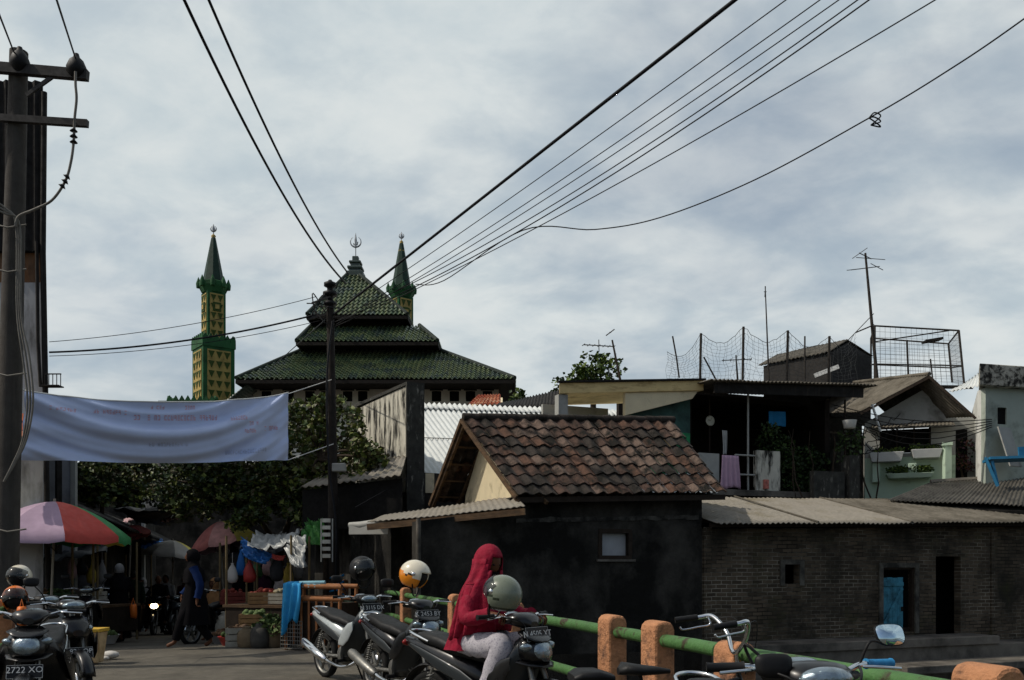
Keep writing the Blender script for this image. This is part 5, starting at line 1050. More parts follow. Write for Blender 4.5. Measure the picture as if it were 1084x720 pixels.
def plate(t, c, yaw_n, body, sub=None, tilt=0, w_=.25):
    """number plate facing along +x of the bike (yaw_n 0) with raised white characters"""
    m = Matrix.Translation(c) @ Matrix.Rotation(yaw_n, 4, 'Z') @ Matrix.Rotation(tilt, 4, 'Y')
    mb = MB(); mb.M = m; mb.box((0, 0, 0), (.006, w_, .105)); pl_ = mb.build('number_plate', mPlate, t, bevel=.002)
    fm = m @ Matrix.Translation((.0045, 0, .012 if sub else 0)) @ Matrix(((0, -1, 0, 0), (1, 0, 0, 0), (0, 0, 1, 0), (0, 0, 0, 1)))
    mb = MB(); v, f = text_mesh(body, .066, fm); mb.add(v, f)
    if sub: v, f = text_mesh(sub, .034, m @ Matrix.Translation((.0045, 0, -.034)) @ Matrix(((0, -1, 0, 0), (1, 0, 0, 0), (0, 0, 1, 0), (0, 0, 0, 1)))); mb.add(v, f)
    mb.build('plate_lettering', mInk, pl_)
    mb = MB(); mb.M = m; 
    for a, b, c_, d in ((0, .05, w_ - .006, .002), (0, -.05, w_ - .006, .002)): mb.box((.0034, 0, b), (.002, c_, d))
    for y in (-w_ / 2 + .004, w_ / 2 - .004): mb.box((.0034, y, 0), (.002, .002, .1))
    mb.build('plate_border', mInk, pl_)
def moped(label, x, y, yaw, body, seatm=None, plate_txt=None, hl='cowl', lit=False, mirrors=True, group=None, wide=1.0, grips=None, accent=None, sub=None, plate_z=None, steer=0):
    t = thing('motorbike', label, 'motorbike', (x, y, gz(y) + .02), yaw, group, local=True); seatm = seatm or mSeat; accent = accent or body
    wheel(t, .63, True); wheel(t, -.60, False)
    mb = MB()
    for s in (1, -1): mb.tube([(.63, s * .075, .28), (.52, s * .075, .58), (.46, s * .06, .74)], [.026, .022, .02], 10)
    mb.tube([(.46, 0, .72), (.36, 0, .98)], .028, 8); mb.box((.47, 0, .72), (.06, .18, .03)); mb.build('fork', mEng, t)
    mb = MB(); rg = []
    for k in range(13):
        a = rad(15 + 130 * k / 12); rr = .315 if k < 11 else .325; rg.append([Vector((.63 + (rr - .03 * abs(q) ** 2) * math.cos(a), q * .062, .28 + (rr - .035 * abs(q) ** 2) * math.sin(a))) for q in (-1, -.6, 0, .6, 1)])
    mb.rings(rg, 0, True, False, False); mb.build('front_fender', body, t, solid=.006)
    # leg shield: a bowed panel from the steering head to the foot pegs
    mb = MB(); rg = []
    for z, xf, w_, k in ((.88, .50, .10, .9), (.80, .53, .16, .8), (.70, .50, .21, .75), (.58, .44, .235, .7), (.46, .36, .23, .75), (.36, .27, .20, .8), (.28, .2, .16, .9)):
        rg.append([Vector((xf - k * abs(q) ** 1.7 * w_ * .95, q * w_ * wide, z)) for q in [i / 6 - 1 for i in range(13)]])
    mb.rings(rg, 0, True, False, False); ls = mb.build('leg_shield', accent, t, solid=.012)
    for s in (1, -1): mb = MB(); mb.loft([(.16, .50, .006, .03), (.26, .56, .012, .10), (.36, .63, .010, .10), (.43, .70, .006, .05)], p=2); mb.v[-96:] = [(a, b + s * (.245 - .28 * max(0, a - .33)) * wide, c) for a, b, c in mb.v[-96:]]; mb.build('shield_trim', body, ls)
    mb = MB(); mb.loft([(.36, .80, .10, .07), (.46, .80, .15, .11), (.545, .77, .12, .08), (.585, .745, .05, .03)]); nose = mb.build('front_cowl', body, t)
    if hl == 'cowl':
        mb = MB(); mb.ell((.545, 0, .79), (.055, .10, .08), Matrix.Rotation(rad(-25), 3, 'Y'), 0, 18, 12); mb.build('headlight', mLit if lit else mLens, t)
        mb = MB(); mb.loft([(.40, .915, .10, .02), (.49, .895, .15, .016), (.55, .865, .10, .012), (.57, .855, .03, .006)]); mb.loft([(.44, .71, .17, .02), (.54, .69, .14, .018), (.60, .68, .06, .01)]); mb.build('cowl_brow', body, nose)
        for s in (1, -1):
            mb = MB(); mb.ell((.50, s * .125, .815), (.05, .05, .032), Matrix.Rotation(s * rad(48), 3, 'Z') @ Matrix.Rotation(rad(-20), 3, 'Y')); mb.build('turn_signal', mAmber if lit else mLens, t)
    else:
        for s in (1, -1):
            mb = MB(); mb.ell((.50, s * .11, .79), (.05, .05, .03), Matrix.Rotation(s * rad(50), 3, 'Z')); mb.build('turn_signal', mLens, t)
    mb = MB(); mb.loft([(.24, 1.0, .05, .03), (.31, 1.01, .14, .045), (.40, 1.0, .13, .058), (.455, .985, .09, .045), (.475, .97, .04, .025)]); mb.loft([(.30, 1.01, .05, .04), (.34, 1.0, .2, .03), (.38, 1.0, .1, .03)]); hb = mb.build('handlebar_cover', mBlack if body is mBlack else mPlas, t)
    mb = MB(); mb.ell((.27, 0, 1.035), (.045, .085, .018), Matrix.Rotation(rad(28), 3, 'Y')); mb.build('speedometer', mLens, hb)
    if hl == 'bar':
        mb = MB(); mb.ell((.435, 0, 1.0), (.055, .105, .045), Matrix.Rotation(rad(-18), 3, 'Y'), 0, 20, 12); mb.build('headlight', mLit if lit else mLens, t)
    mb = MB(); mb.tube(dense([(.27, -.36, 1.03), (.31, -.22, 1.035), (.36, -.08, 1.0), (.36, .08, 1.0), (.31, .22, 1.035), (.27, .36, 1.03)], 4), .012, 8); hbar = mb.build('handlebar', mChr, t)
    for s in (1, -1):
        mb = MB(); a, b = Vector((.30, s * .245, 1.035)), Vector((.262, s * .375, 1.03)); mb.tube([a, a.lerp(b, .08), a.lerp(b, .5), a.lerp(b, .93), b], [.021, .018, .0175, .018, .021], 10); mb.build('grip', grips if grips and s == 1 else mPlas, hbar)
        mb = MB(); mb.tube([(.335, s * .21, 1.03), (.36, s * .25, 1.03), (.345, s * .36, 1.02)], .007, 6); mb.build('brake_lever', mChr, hbar)
        if mirrors and (mirrors is True or s in mirrors):
            mp_ = Vector(mirrors[s]) if mirrors is not True else Vector((.28, s * .335, 1.235)); fl_ = mirrors is not True and s == 1
            mb = MB(); mb.tube(dense([(.31, s * .215, 1.04), (.32, s * .25, 1.12), mp_ + Vector((0, -s * .025, -.035))], 5), .006, 6); 
            q = Matrix.Rotation(rad(8) * s + (math.pi if fl_ else 0), 3, 'Z') @ Matrix.Rotation(rad(-66 if fl_ else -98), 3, 'Y'); sq = lambda pr: mb.rings([[mp_ + q @ Vector((.045 * r_ * math.copysign(abs(math.cos(a)) ** .62, math.cos(a)), .068 * r_ * math.copysign(abs(math.sin(a)) ** .62, math.sin(a)) * (1 + .12 * math.cos(a)), z_)) for a in [2 * math.pi * k / 26 for k in range(26)]] for r_, z_ in pr]); sq([(.05, -.018), (.6, -.018), (.95, -.008), (1, 0), (.98, .002)]); mr = mb.build('mirror', mPlas, t)
            mb = MB(); sq([(.02, .0028), (.92, .0028), (.92, .0035), (.02, .0035)]); mb.build('mirror_glass', mMir, mr)
    for s in (1, -1): mb = MB(); mb.tube(dense([(.33, s * .2, 1.03), (.45, s * .13, 1.0), (.47, s * .06, .9), (.5, s * .07, .75), (.62, s * .085, .36)], 5), .0055, 5); mb.build('brake_cable', mPlas, t)
    # spine, tail, seat
    mb = MB(); mb.loft([(.40, .70, .05, .06), (.28, .56, .06, .06), (.12, .50, .075, .06), (-.05, .53, .085, .09), (-.2, .60, .09, .10)]); mb.build('spine', mPlas, t)
    mb = MB(); mb.loft([(.08, .52, .03, .04), (-.02, .56, .11, .10), (-.2, .62, .135, .11), (-.45, .68, .13, .10), (-.68, .74, .10, .07), (-.86, .785, .055, .04), (-.91, .80, .02, .015)]); tl = mb.build('tail', body, t)
    for s in (1, -1): mb = MB(); mb.loft([(.03, .50, .006, .02), (-.15, .56, .010, .05), (-.4, .64, .010, .05), (-.62, .72, .008, .03), (-.75, .765, .004, .01)]); mb.v[-112:] = [(a, b + s * (.139 if a > -.5 else .139 + .14 * (a + .5)), c) for a, b, c in mb.v[-112:]]; mb.build('side_trim', accent if accent is not body else mSilver if body is not mSilver else mGreyP, tl)
    mb = MB(); mb.loft([(.14, .665, .05, .03), (.08, .70, .10, .045), (-.08, .735, .125, .055), (-.25, .755, .14, .055), (-.42, .80, .135, .055), (-.6, .825, .115, .05), (-.72, .83, .06, .03)], p=3); mb.build('seat', seatm, t)
    mb = MB(); mb.tube(dense([(-.52, .12, .80), (-.75, .1, .86), (-.84, 0, .87), (-.75, -.1, .86), (-.52, -.12, .80)], 4), .011, 8); mb.build('grab_rail', mChr, t)
    mb = MB(); mb.ell((-.88, 0, .77), (.035, .075, .032)); mb.build('tail_light', mRedL, t)
    mb = MB(); rg = []
    for k in range(9):
        a = rad(60 + 100 * k / 8); rg.append([Vector((-.60 + (.325 - .02 * q * q) * math.cos(a), q * .065, .30 + (.325 - .02 * q * q) * math.sin(a))) for q in (-1, -.5, 0, .5, 1)])
    mb.rings(rg, 0, True, False, False); mb.build('rear_fender', mPlas, t, solid=.005)
    # engine, exhaust, suspension, stand
    mb = MB(); mb.lathe([(.02, -.12), (.10, -.115), (.115, -.08), (.115, .08), (.10, .11), (.02, .115)], (-.02, 0, .33), RY, 18); mb.tube([(.05, 0, .34), (.27, 0, .39)], [.075, .062], 12)
    for k in range(5): mb.lathe([(.055, -.004), (.085, -.004), (.085, .004), (.055, .004)], (.1 + .035 * k, 0, .353 + .008 * k), Matrix.Rotation(rad(78), 3, 'Y'), 12)
    mb.tube([(-.1, .09, .31), (-.35, .085, .30), (-.60, .08, .28)], [.05, .035, .045], 8); mb.tube([(-.1, -.09, .31), (-.6, -.085, .28)], .022, 8); mb.build('engine', mEng, t)
    mb = MB(); mb.tube(dense([(.26, -.02, .34), (.22, -.1, .24), (.05, -.15, .2), (-.2, -.16, .23), (-.34, -.16, .27)], 5), .02, 10); ex = mb.build('exhaust', mChr, t)
    mb = MB(); mb.tube([(-.30, -.16, .255), (-.34, -.165, .268), (-.5, -.17, .32), (-.82, -.175, .43), (-.86, -.175, .445)], [.03, .048, .056, .054, .04], 14); mb.build('silencer', mChr if body is mSilver else mEng, ex)
    mb = MB()
    for s in (1, -1):
        mb.tube([(-.60, s * .115, .30), (-.46, s * .13, .60)], .012, 8)
        mb.tube([Vector((-.58, s * .116, .345)).lerp(Vector((-.48, s * .128, .56)), i / 60) + Vector((.026 * math.cos(i * .9), .026 * math.sin(i * .9), 0)) for i in range(61)], .006, 5)
    mb.build('shock_absorber', mEng, t)
    mb = MB(); mb.tube([(.1, .23, .27), (.1, -.23, .27)], .012, 7)
    for s in (1, -1): mb.tube([(.1, s * .16, .275), (.1, s * .25, .275)], .022, 8)
    mb.tube([(-.05, .1, .24), (-.12, .24, .0)], .011, 6); mb.build('foot_peg', mPlas, t)
    if plate_txt: plate(t, Vector((.615, 0, plate_z)) if plate_z else Vector((.50, 0, .905)), 0, plate_txt, sub, rad(-14))
    return t
G = 'motorbikes parked along the canal railing'
moped('silver moped with a black seat, a black helmet on its mirror', -1.93, 10.6, rad(-50), mSilver, plate_txt='N 3115 DX', hl='bar', group=G, accent=mGreyP, mirrors={-1: (.28, -.335, 1.235)})
moped('black and silver moped with a white and orange helmet on its mirror', -1.12, 9.15, rad(-54), mBlack, plate_txt='K 2453 BY', sub='04.22', hl='cowl', group=G, accent=mGreyP, mirrors={-1: (.28, -.335, 1.22)})
moped('dark grey moped on which the person in the red headscarf sits', -.19, 6.72, rad(-42), mBlack, plate_txt='N 4505 XT', hl='cowl', group=G, accent=mGreyP, mirrors=False)
mGripB = mat('blue_grip_tape', '2a78a8', .7, var=.3, scale=30)
moped('black moped with a big clear headlamp, a pale mirror and a blue taped grip', 1.03, 3.58, rad(-79), mBlack, hl='bar', grips=mGripB, mirrors={1: (.28, .36, 1.14), -1: (.38, -.17, 1.045)}, group=G)
G2 = 'motorbikes parked by the left railing'
moped('black scooter with twin lamps and a number plate ending XO at the lower left corner', -3.86, 7.25, rad(-71), mBlack, plate_txt='2722 XO', sub='  .22', hl='cowl', group=G2, plate_z=.60, wide=1.15, mirrors=False)
moped('black moped with a chromed lamp and a dim number plate beside the cream bucket', -4.55, 8.95, rad(-48), mBlack, plate_txt='2820 OP', sub='04.22', hl='bar', group=G2, plate_z=.56, mirrors={-1: (.28, -.335, 1.235)})
moped('dark moped half hidden by the leaning pole and the orange post', -5.55, 10.3, rad(-40), mGreyP, hl='bar', group=G2, mirrors=False)
rt_ = at(168, 24); moped('motorbike with its headlamp lit riding out of the dark market street', rt_.x, rt_.y, rad(-80), mBlack, hl='cowl', lit=True, mirrors=False)
person('helmeted rider in black on the motorbike with the lit headlamp', (rt_.x, rt_.y, rt_.z), rad(-80), RIDE, mBlkC, 1.0, hair=False, trousers=mBlkC, robe_=[(0, 0, 1.37, .05, .07), (-.02, 0, 1.30, .10, .19), (-.05, 0, 1.19, .135, .2), (-.09, 0, 1.0, .14, .18), (-.11, 0, .82, .15, .19)])

for lb, u, d, yw, bd in (('dark moped parked in the shade behind the cream bucket', 92, 15.8, -65, mBlack), ('dark grey moped parked by the left table stalls', 116, 20, -75, mGreyP), ('black moped parked before the pink parasol', 226, 17.3, -112, mBlack), ('grey moped deep in the market under the low parasol', 190, 24.5, -85, mGreyP)):
    q = at(u, d); moped(lb, q.x, q.y, rad(yw), bd, hl='bar', mirrors=True, group='motorbikes standing in the market')
def helmet(label, c, yaw, pitch, mats, s=1.0, visor=True, split=None, roll=0, op=1.15):
    """open-face helmet: shell with a cut-out for the face, rim, lining, visor"""
    t = thing('helmet', label, 'helmet', c, yaw, local=True); t.rotation_euler = (roll, pitch, yaw); t.scale = (s, s, s)
    n, k = 36, 24; rg = []; pt = lambda t_, a, g=1: Vector((.150 * g * math.sin(t_) * math.cos(a) - .005, .125 * g * math.sin(t_) * math.sin(a), -.138 * g * math.cos(t_)))
    mb = MB(); vs = [pt(max(.02, min(math.pi - .02, math.pi * i / k)), 2 * math.pi * j / n) for i in range(k + 1) for j in range(n)]; fs = []; mi = []
    for i in range(k):
        for j in range(n):
            a = 2 * math.pi * (j + .5) / n; a = a if a < math.pi else a - 2 * math.pi; t_ = math.pi * (i + .5) / k; z = -math.cos(t_)
            if z < -.80 or (abs(a) < op and -.72 < z < .30 + .05 * math.cos(a)) or (abs(a) < op * .85 and z < -.5): continue
            mb.add([vs[i * n + j], vs[i * n + (j + 1) % n], vs[(i + 1) * n + (j + 1) % n], vs[(i + 1) * n + j]], [(0, 1, 2, 3)], split(a, z) if split else 0, True)
    # share the vertices so that the shell shades smoothly
    key = {}; nv = []; remap = []
    for p in mb.v:
        q = tuple(round(x, 5) for x in p)
        if q not in key: key[q] = len(nv); nv.append(p)
        remap.append(key[q])
    mb.v = nv; mb.f = [[remap[i] for i in f] for f in mb.f]
    mb.build('shell', mats, t, solid=.012)
    mb = MB(); mb.ell((-.012, 0, -.005), (.128, .107, .115), None, 0, 20, 12); mb.build('lining', mPlas, t)
    mb = MB(); rg = [[pt(math.pi * (.36 + .28 * i / 6), a, 1.045) for a in [rad(-78 + 156 * j / 16) for j in range(17)]] for i in range(7)]
    if visor:
        m = Matrix.Rotation(rad(-38), 3, 'Y'); mb.rings([[m @ p for p in r] for r in rg], 0, True, False, False); mb.build('visor', mat('smoked_visor', '23282a', .08, alpha=.55, spec=.6), t, solid=.003)
    mb = MB()
    for s_ in (1, -1): mb.lathe([(.002, 0), (.02, 0), (.018, .006), (.002, .007)], (.02, s_ * .125, .02), Matrix.Rotation(-s_ * rad(90), 3, 'X'), 14)
    mb.build('visor_pivot', mChr, t)
    mb = MB()
    for s_ in (1, -1): mb.tube(dense([(.03, s_ * .105, -.07), (.05, s_ * .06, -.17), (.055, 0, -.19)], 4), .007, 5)
    mb.build('chin_strap', mPlas, t)
    return t
mHB = mat('matt_black_shell', '111112', .5, var=.15); mHW = mat('ivory_shell', 'd5cdb8', .25, var=.05, coat=.6); mHO = mat('orange_shell', 'd8821c', .25, var=.06, coat=.6); mHG = mat('sage_grey_shell', '697060', .28, var=.08, coat=.6); mHD = mat('dark_green_shell', '2b3326', .3, var=.1, coat=.5)
helmet('matt black helmet hung on the mirror of the silver moped', P(384, 603, 10.0), rad(-40), rad(12), [mHB], 1.05)
helmet('white helmet with an orange lower edge hung on the mirror of the second moped', P(440, 609, 8.55), rad(-15), rad(18), [mHW, mHO, mHB], 1.02, visor=False, op=.95, split=lambda a, z: 2 if 1.45 < abs(a) < 1.85 and abs(z - .02 + .5 * (abs(a) - 1.65)) < .06 else 1 if z < -.22 + .12 * abs(a) - .1 * math.cos(a) else 0)
helmet('shiny sage green helmet held in front of the person in the red headscarf', P(531, 629, 6.2), rad(150), rad(-8), [mHG, mHD], .95, split=lambda a, z: 1 if (.9 < abs(a) < 2.3 and abs(z + .1 + .35 * (abs(a) - 1.5)) < .13 * (2.3 - abs(a)) and (z * 3 + abs(a)) % .5 < .3) or z < -.62 else 0)
helmet('pale helmet on the handlebar behind the leaning pole', P(20, 611, 10.4), rad(-100), rad(10), [mHW], 1.0)
helmet('bright orange helmet resting on the handlebar beside the orange post', P(16, 634, 9.6), rad(-60), rad(8), [mat('bright_orange_shell', 'd06c22', .3, coat=.5)], 1.0)
mb = MB(); c = P(23, 652, 9.3); mb.loft([(-.05, .0, .02, .03), (-.03, 0, .05, .10), (.03, -.01, .055, .11), (.05, 0, .02, .03)]); mb.v = [tuple(c + Vector(p)) for p in mb.v]; mb.tube([c + Vector((-.02, 0, .09)), c + Vector((0, 0, .17)), c + Vector((.02, 0, .09))], .006, 5)
tag(mb.build('plastic_bag', mOrangeBag), 'small orange plastic bag hanging from the handlebar below the orange helmet', 'bag')

# the person on the third moped
yaw = rad(-42); J = {**STAND, **RIDE, 'wrr': (.24, -.20, 1.08), 'elr': (.04, -.27, 1.05), 'wrl': (.27, .24, 1.06), 'knr': (.30, -.17, .82), 'neck': (-.02, 0, 1.36), 'headb': (.0, 0, 1.42)}
J['shl'] = (-.03, .14, 1.26); J['shr'] = (-.03, -.14, 1.26)
t = thing('person', 'person in a red headscarf and pale patterned trousers seated on a moped holding a helmet', 'person', (-.19, 6.72, .035), yaw, local=True); t.scale = (.955, .955, .955)
mb = MB(); body_into(mb, J); hc = Vector((.025, 0, 1.475)); head_into(mb, hc, 0, rad(22), 1.02); mb.build('body', [mSkin, mEye], t)
mPat = mat('pale_patterned_cotton', 'a9a5aa', .9, var=.12, scale=8, stain='7d7884', stain_scale=80, stain_lo=.52, stain_hi=.62, bump=.004, bscale=12)
mb = MB()
for sd in 'lr': a, b, c = Vector(J['hp' + sd]), Vector(J['kn' + sd]), Vector(J['an' + sd]); mb.tube(dense([a + (a - b) * .25, a, a.lerp(b, .5), b + Vector((.01, 0, .01)), b.lerp(c, .5), b.lerp(c, .98)], 6), [.105] * 6 + [.108 - .0012 * i + .006 * math.sin(i * 1.9) for i in range(12)] + [.094 - .001 * i + .004 * math.sin(i * 1.9) for i in range(13)], 14)
mb.build('trousers', mPat, t)
mRedC = mat('crimson_cloth', '840f2a', .85, var=.12, scale=9, bump=.012, bscale=11)
mb = MB(); robe(mb, [(0, 0, 1.38, .06, .07), (-.03, 0, 1.30, .10, .14), (-.05, 0, 1.19, .13, .18), (-.09, 0, 1.02, .15, .185), (-.13, 0, .90, .19, .21), (-.16, 0, .78, .22, .23)], amp=.018)
for sd in 'lr': sleeve(mb, J, sd, .068, .055, k=.93)
mb.build('tunic', mRedC, t)
mb = MB(); hood(mb, hc, rad(20), 1.04)
n = 72; rg = []
for (x, z, rx, ry, am) in ((.010, 1.50, .131, .108, .0), (.004, 1.46, .130, .110, .003), (-.005, 1.41, .127, .118, .006), (-.015, 1.36, .128, .136, .009), (-.022, 1.32, .132, .162, .012), (-.028, 1.28, .140, .19, .015), (-.034, 1.22, .152, .218, .018), (-.04, 1.16, .160, .228, .022), (-.045, 1.10, .166, .232, .026), (-.05, 1.05, .172, .234, .030), (-.058, 1.0, .176, .234, .034), (-.066, .94, .18, .232, .038)):
    rg.append([Vector((x + (rx + am * (math.sin(9 * a + 5 * z) + 1.6 * noise.noise(Vector((math.cos(a) * 3.2, math.sin(a) * 3.2, z * 2.6))))) * math.cos(a), (ry + am * (math.sin(11 * a - 4 * z) + 1.6 * noise.noise(Vector((math.cos(a) * 3.2, math.sin(a) * 3.2, z * 2.6))))) * math.sin(a), z - (.06 * (1 - math.cos(a)) if z < 1.2 else 0) * (1.2 - z) * 3)) for a in [2 * math.pi * k / n for k in range(n)]])
nn_ = len(rg[0]); vs = [p for r in rg for p in r]; fs = []
for i in range(len(rg) - 1):
    for j in range(nn_):
        a = 2 * math.pi * (j + .5) / nn_; a = a if a < math.pi else a - 2 * math.pi
        if i < 3 and abs(a) < (.95, .8, .45)[i]: continue
        fs.append((i * nn_ + j, i * nn_ + (j + 1) % nn_, (i + 1) * nn_ + (j + 1) % nn_, (i + 1) * nn_ + j))
mb.add(vs, fs, 0, True); mb.build('headscarf', mRedC, t, solid=.005)
mb = MB(); m = Matrix.Rotation(rad(22), 3, 'Y'); rg = []
for i in range(7): z = -.125 + .085 * i / 6; rg.append([hc + m @ Vector(((.106 + .012 * math.exp(-((q / .35) ** 2)) * (1 + z * 3)) * math.cos(q * 1.25) * (1 - 1.5 * max(0, -z - .08)), .086 * math.sin(q * 1.25), z)) for q in [j / 8 - 1 for j in range(17)]])
mb.rings(rg, 0, True, False, False); mb.build('face_mask', mBlkC, t, solid=.003)

# bicycle leaning against the railing
t = thing('bicycle', 'old black bicycle with chrome swept handlebars leaning against the green pipe', 'bicycle', (.93, 4.85, .02), rad(8), local=True)
for x in (-.52, .52):
    c = Vector((x, 0, .33)); mb = MB(); mb.lathe([(.31, -.018), (.33, -.012), (.335, 0), (.33, .012), (.31, .018)], c, RY, 36, caps=False); wh = mb.build('wheel', mTyre, t)
    mb = MB(); mb.lathe([(.31, -.015), (.30, -.01), (.30, .01), (.31, .015)], c, RY, 36, caps=False); mb.tube([c + Vector((0, -.05, 0)), c + Vector((0, .05, 0))], .02, 8)
    for k in range(24): a = k * math.pi / 12; mb.tube([c + Vector((0, .03 * (-1) ** k, 0)), c + Vector((.302 * math.cos(a), 0, .302 * math.sin(a)))], .0015, 4)
    mb.build('rim', mChr, wh)
mb = MB()
for a, b in (((-.22, 0, .72), (-.05, 0, .28)), ((-.05, 0, .28), (.36, 0, .66)), ((-.18, 0, .62), (.33, 0, .78)), ((.31, 0, .84), (.38, 0, .62))): mb.tube([a, b], .015, 8)
for s in (1, -1): mb.tube([(-.05, s * .03, .28), (-.52, s * .05, .33)], .009, 6); mb.tube([(-.19, s * .02, .64), (-.52, s * .05, .33)], .009, 6); mb.tube([(.38, s * .03, .62), (.52, s * .05, .33)], .012, 6)
mb.build('frame', mBlack, t)
mb = MB(); mb.loft([(-.36, .83, .03, .02), (-.33, .845, .09, .035), (-.24, .835, .085, .03), (-.14, .83, .035, .022), (-.07, .825, .015, .012)], p=2.2); mb.tube([(-.24, 0, .82), (-.21, 0, .66)], .012, 8); mb.build('saddle', mSeat, t)
mb = MB(); mb.loft([(-.62, .80, .10, .02), (-.58, .815, .12, .03), (-.48, .815, .12, .03), (-.40, .80, .10, .02)], p=4); mb.tube([(-.55, .08, .8), (-.52, .05, .34)], .007, 6); mb.tube([(-.55, -.08, .8), (-.52, -.05, .34)], .007, 6); mb.build('rear_rack', mPlas, t)
mb = MB(); mb.tube(dense([(.08, .30, 1.085), (.20, .285, 1.10), (.27, .25, 1.105), (.31, .14, 1.02), (.30, .04, .93), (.30, -.04, .93), (.31, -.14, 1.02), (.27, -.25, 1.105), (.20, -.285, 1.10), (.08, -.30, 1.085)], 6), .0125, 10); mb.tube([(.31, 0, .94), (.32, 0, .80)], .013, 8); hb = mb.build('handlebar', mChr, t)
for s in (1, -1):
    mb = MB(); mb.tube([(.06, s * .302, 1.083), (.19, s * .288, 1.10)], .018, 10); mb.build('grip', mPlas, hb)
    mb = MB(); mb.tube(dense([(.245, s * .262, 1.10), (.25, s * .25, 1.06), (.18, s * .26, 1.045), (.10, s * .275, 1.03), (.08, s * .278, 1.045)], 4), .006, 6); mb.build('brake_lever', mChr, hb)
    mb = MB(); mb.tube(dense([(.25, s * .25, 1.08), (.36, s * .15, 1.10), (.40, s * .04, .95), (.36, 0, .8)], 5), .003, 5); mb.build('brake_cable', mPlas, hb)
mb = MB(); mb.lathe([(.004, 0), (.05, .02), (.065, .06), (.06, .07), (.004, .07)], (.40, 0, .86), Matrix.Rotation(rad(90), 3, 'Y'), 16); mb.build('headlamp', mLens, t)
for x in (-.52, .52):
    mb = MB(); rg = []
    for k in range(13): a = rad((20 if x > 0 else 40) + (125 if x > 0 else 130) * k / 12); rg.append([Vector((x + (.355 - .012 * q * q) * math.cos(a), q * .03, .33 + (.355 - .012 * q * q) * math.sin(a))) for q in (-1, -.5, 0, .5, 1)])
    mb.rings(rg, 0, True, False, False); mb.build('mudguard', mBlack, t, solid=.002)
mb = MB(); mb.lathe([(.03, -.006), (.09, -.004), (.09, .004), (.03, .006)], (-.05, -.05, .28), RY, 20); mb.tube([(-.05, -.06, .28), (.02, -.07, .14)], .009, 6); mb.tube([(-.05, .06, .28), (-.12, .07, .42)], .009, 6); mb.box((.02, -.11, .14), (.08, .08, .02)); mb.box((-.12, .11, .42), (.08, .08, .02)); mb.build('crank', mChr, t)
# ------------------------------------------------------------------ market: parasols, tarpaulins, stalls, goods
def parasol(label, u, v_top, d, r, drop, mats, u_pole=None, valance=.09, tilt=0, rot=0, group='market parasols'):
    c = P(u, v_top, d); g = Vector((c.x + (0 if u_pole is None else (u_pole - u) / F * d), d, gz(d))); t = thing('parasol', label, 'parasol', g, 0, group)
    m = Matrix.Rotation(tilt, 3, 'Y'); n = 8; k = 8
    def pt(a, q): rr = r * math.sin(q * math.pi / 2 * .97) if False else r * q; return c + m @ Vector((rr * math.cos(a), rr * math.sin(a), -drop * q ** 1.75))
    mb = MB()
    for i in range(n):
        a0, a1 = rot + 2 * math.pi * i / n, rot + 2 * math.pi * (i + 1) / n; rg = []
        for j in range(k + 1):
            q = max(.02, j / k); p, e = pt(a0, q), pt(a1, q); rg.append([p.lerp(e, s_) + Vector((0, 0, -.035 * q * 4 * s_ * (1 - s_))) for s_ in (0, .25, .5, .75, 1)])
        rg.append([p + m @ Vector((0, 0, -valance * (1 + .25 * math.sin(9 * i + 3 * s_)))) for s_, p in enumerate(rg[-1])])
        mb.rings(rg, i % len(mats), True, False, False)
    cp = mb.build('canopy', mats, t)
    mb = MB()
    for i in range(n): a = rot + 2 * math.pi * i / n; mb.tube([pt(a, q / 6) - Vector((0, 0, .015)) for q in range(7)], .006, 5); mb.tube([pt(a, .55) - Vector((0, 0, .01)), c - Vector((0, 0, drop + .25))], .005, 5)
    mb.build('rib', mIron, cp)
    mb = MB(); mb.tube([g - Vector((0, 0, .05)), c - Vector((0, 0, drop * .5)), c + Vector((0, 0, .05))], .022, 8); mb.build('pole', mat('pole_pale', '8c8577', .6, var=.15), t)
    mb = MB(); mb.lathe([(.2, 0), (.22, .04), (.2, .09), (.05, .11), (.04, .2)], g, None, 14); mb.build('base', mConc, t)
K = lambda n, c: mat('parasol_' + n, c, .75, var=.12, scale=5)
yl, mv, rd_, gn, wh_, bl = K('yellow', 'd2c25a'), K('mauve', 'a18a9c'), K('red', 'b4493f'), K('green', '2f7a44'), K('white', 'bdb9b2'), K('blue', '2b4f86')
parasol('large market parasol in yellow, mauve, red and green beside the leaning pole', 58, 531, 15.6, 1.25, .62, [rd_, gn, yl, gn, bl, yl, mv, mv][:8], 52, .11, rot=rad(-56))
parasol('smaller parasol with pink and yellow panels under the street tree', 233, 552, 20, .78, .50, [mat('parasol_pink', 'c08a80', .75), yl, gn, yl, mv, mv, mat('parasol_pink', 'c08a80'), mat('parasol_rose', 'bb6f66', .75)], 240, .08, tilt=rad(-14), rot=rad(-100))
parasol('low parasol with pale grey and yellow panels in the middle of the market', 183, 572, 25, .78, .38, [wh_, yl, yl, wh_, yl, wh_, wh_, wh_], 182, .06, tilt=rad(6), rot=rad(-62))
parasol('faded red parasol beside the edge of the large striped one', 139, 556, 22, .42, .25, [K('faded_red', '9c4b4a'), K('rose', 'a96f72')], 134, .05, tilt=rad(-16))
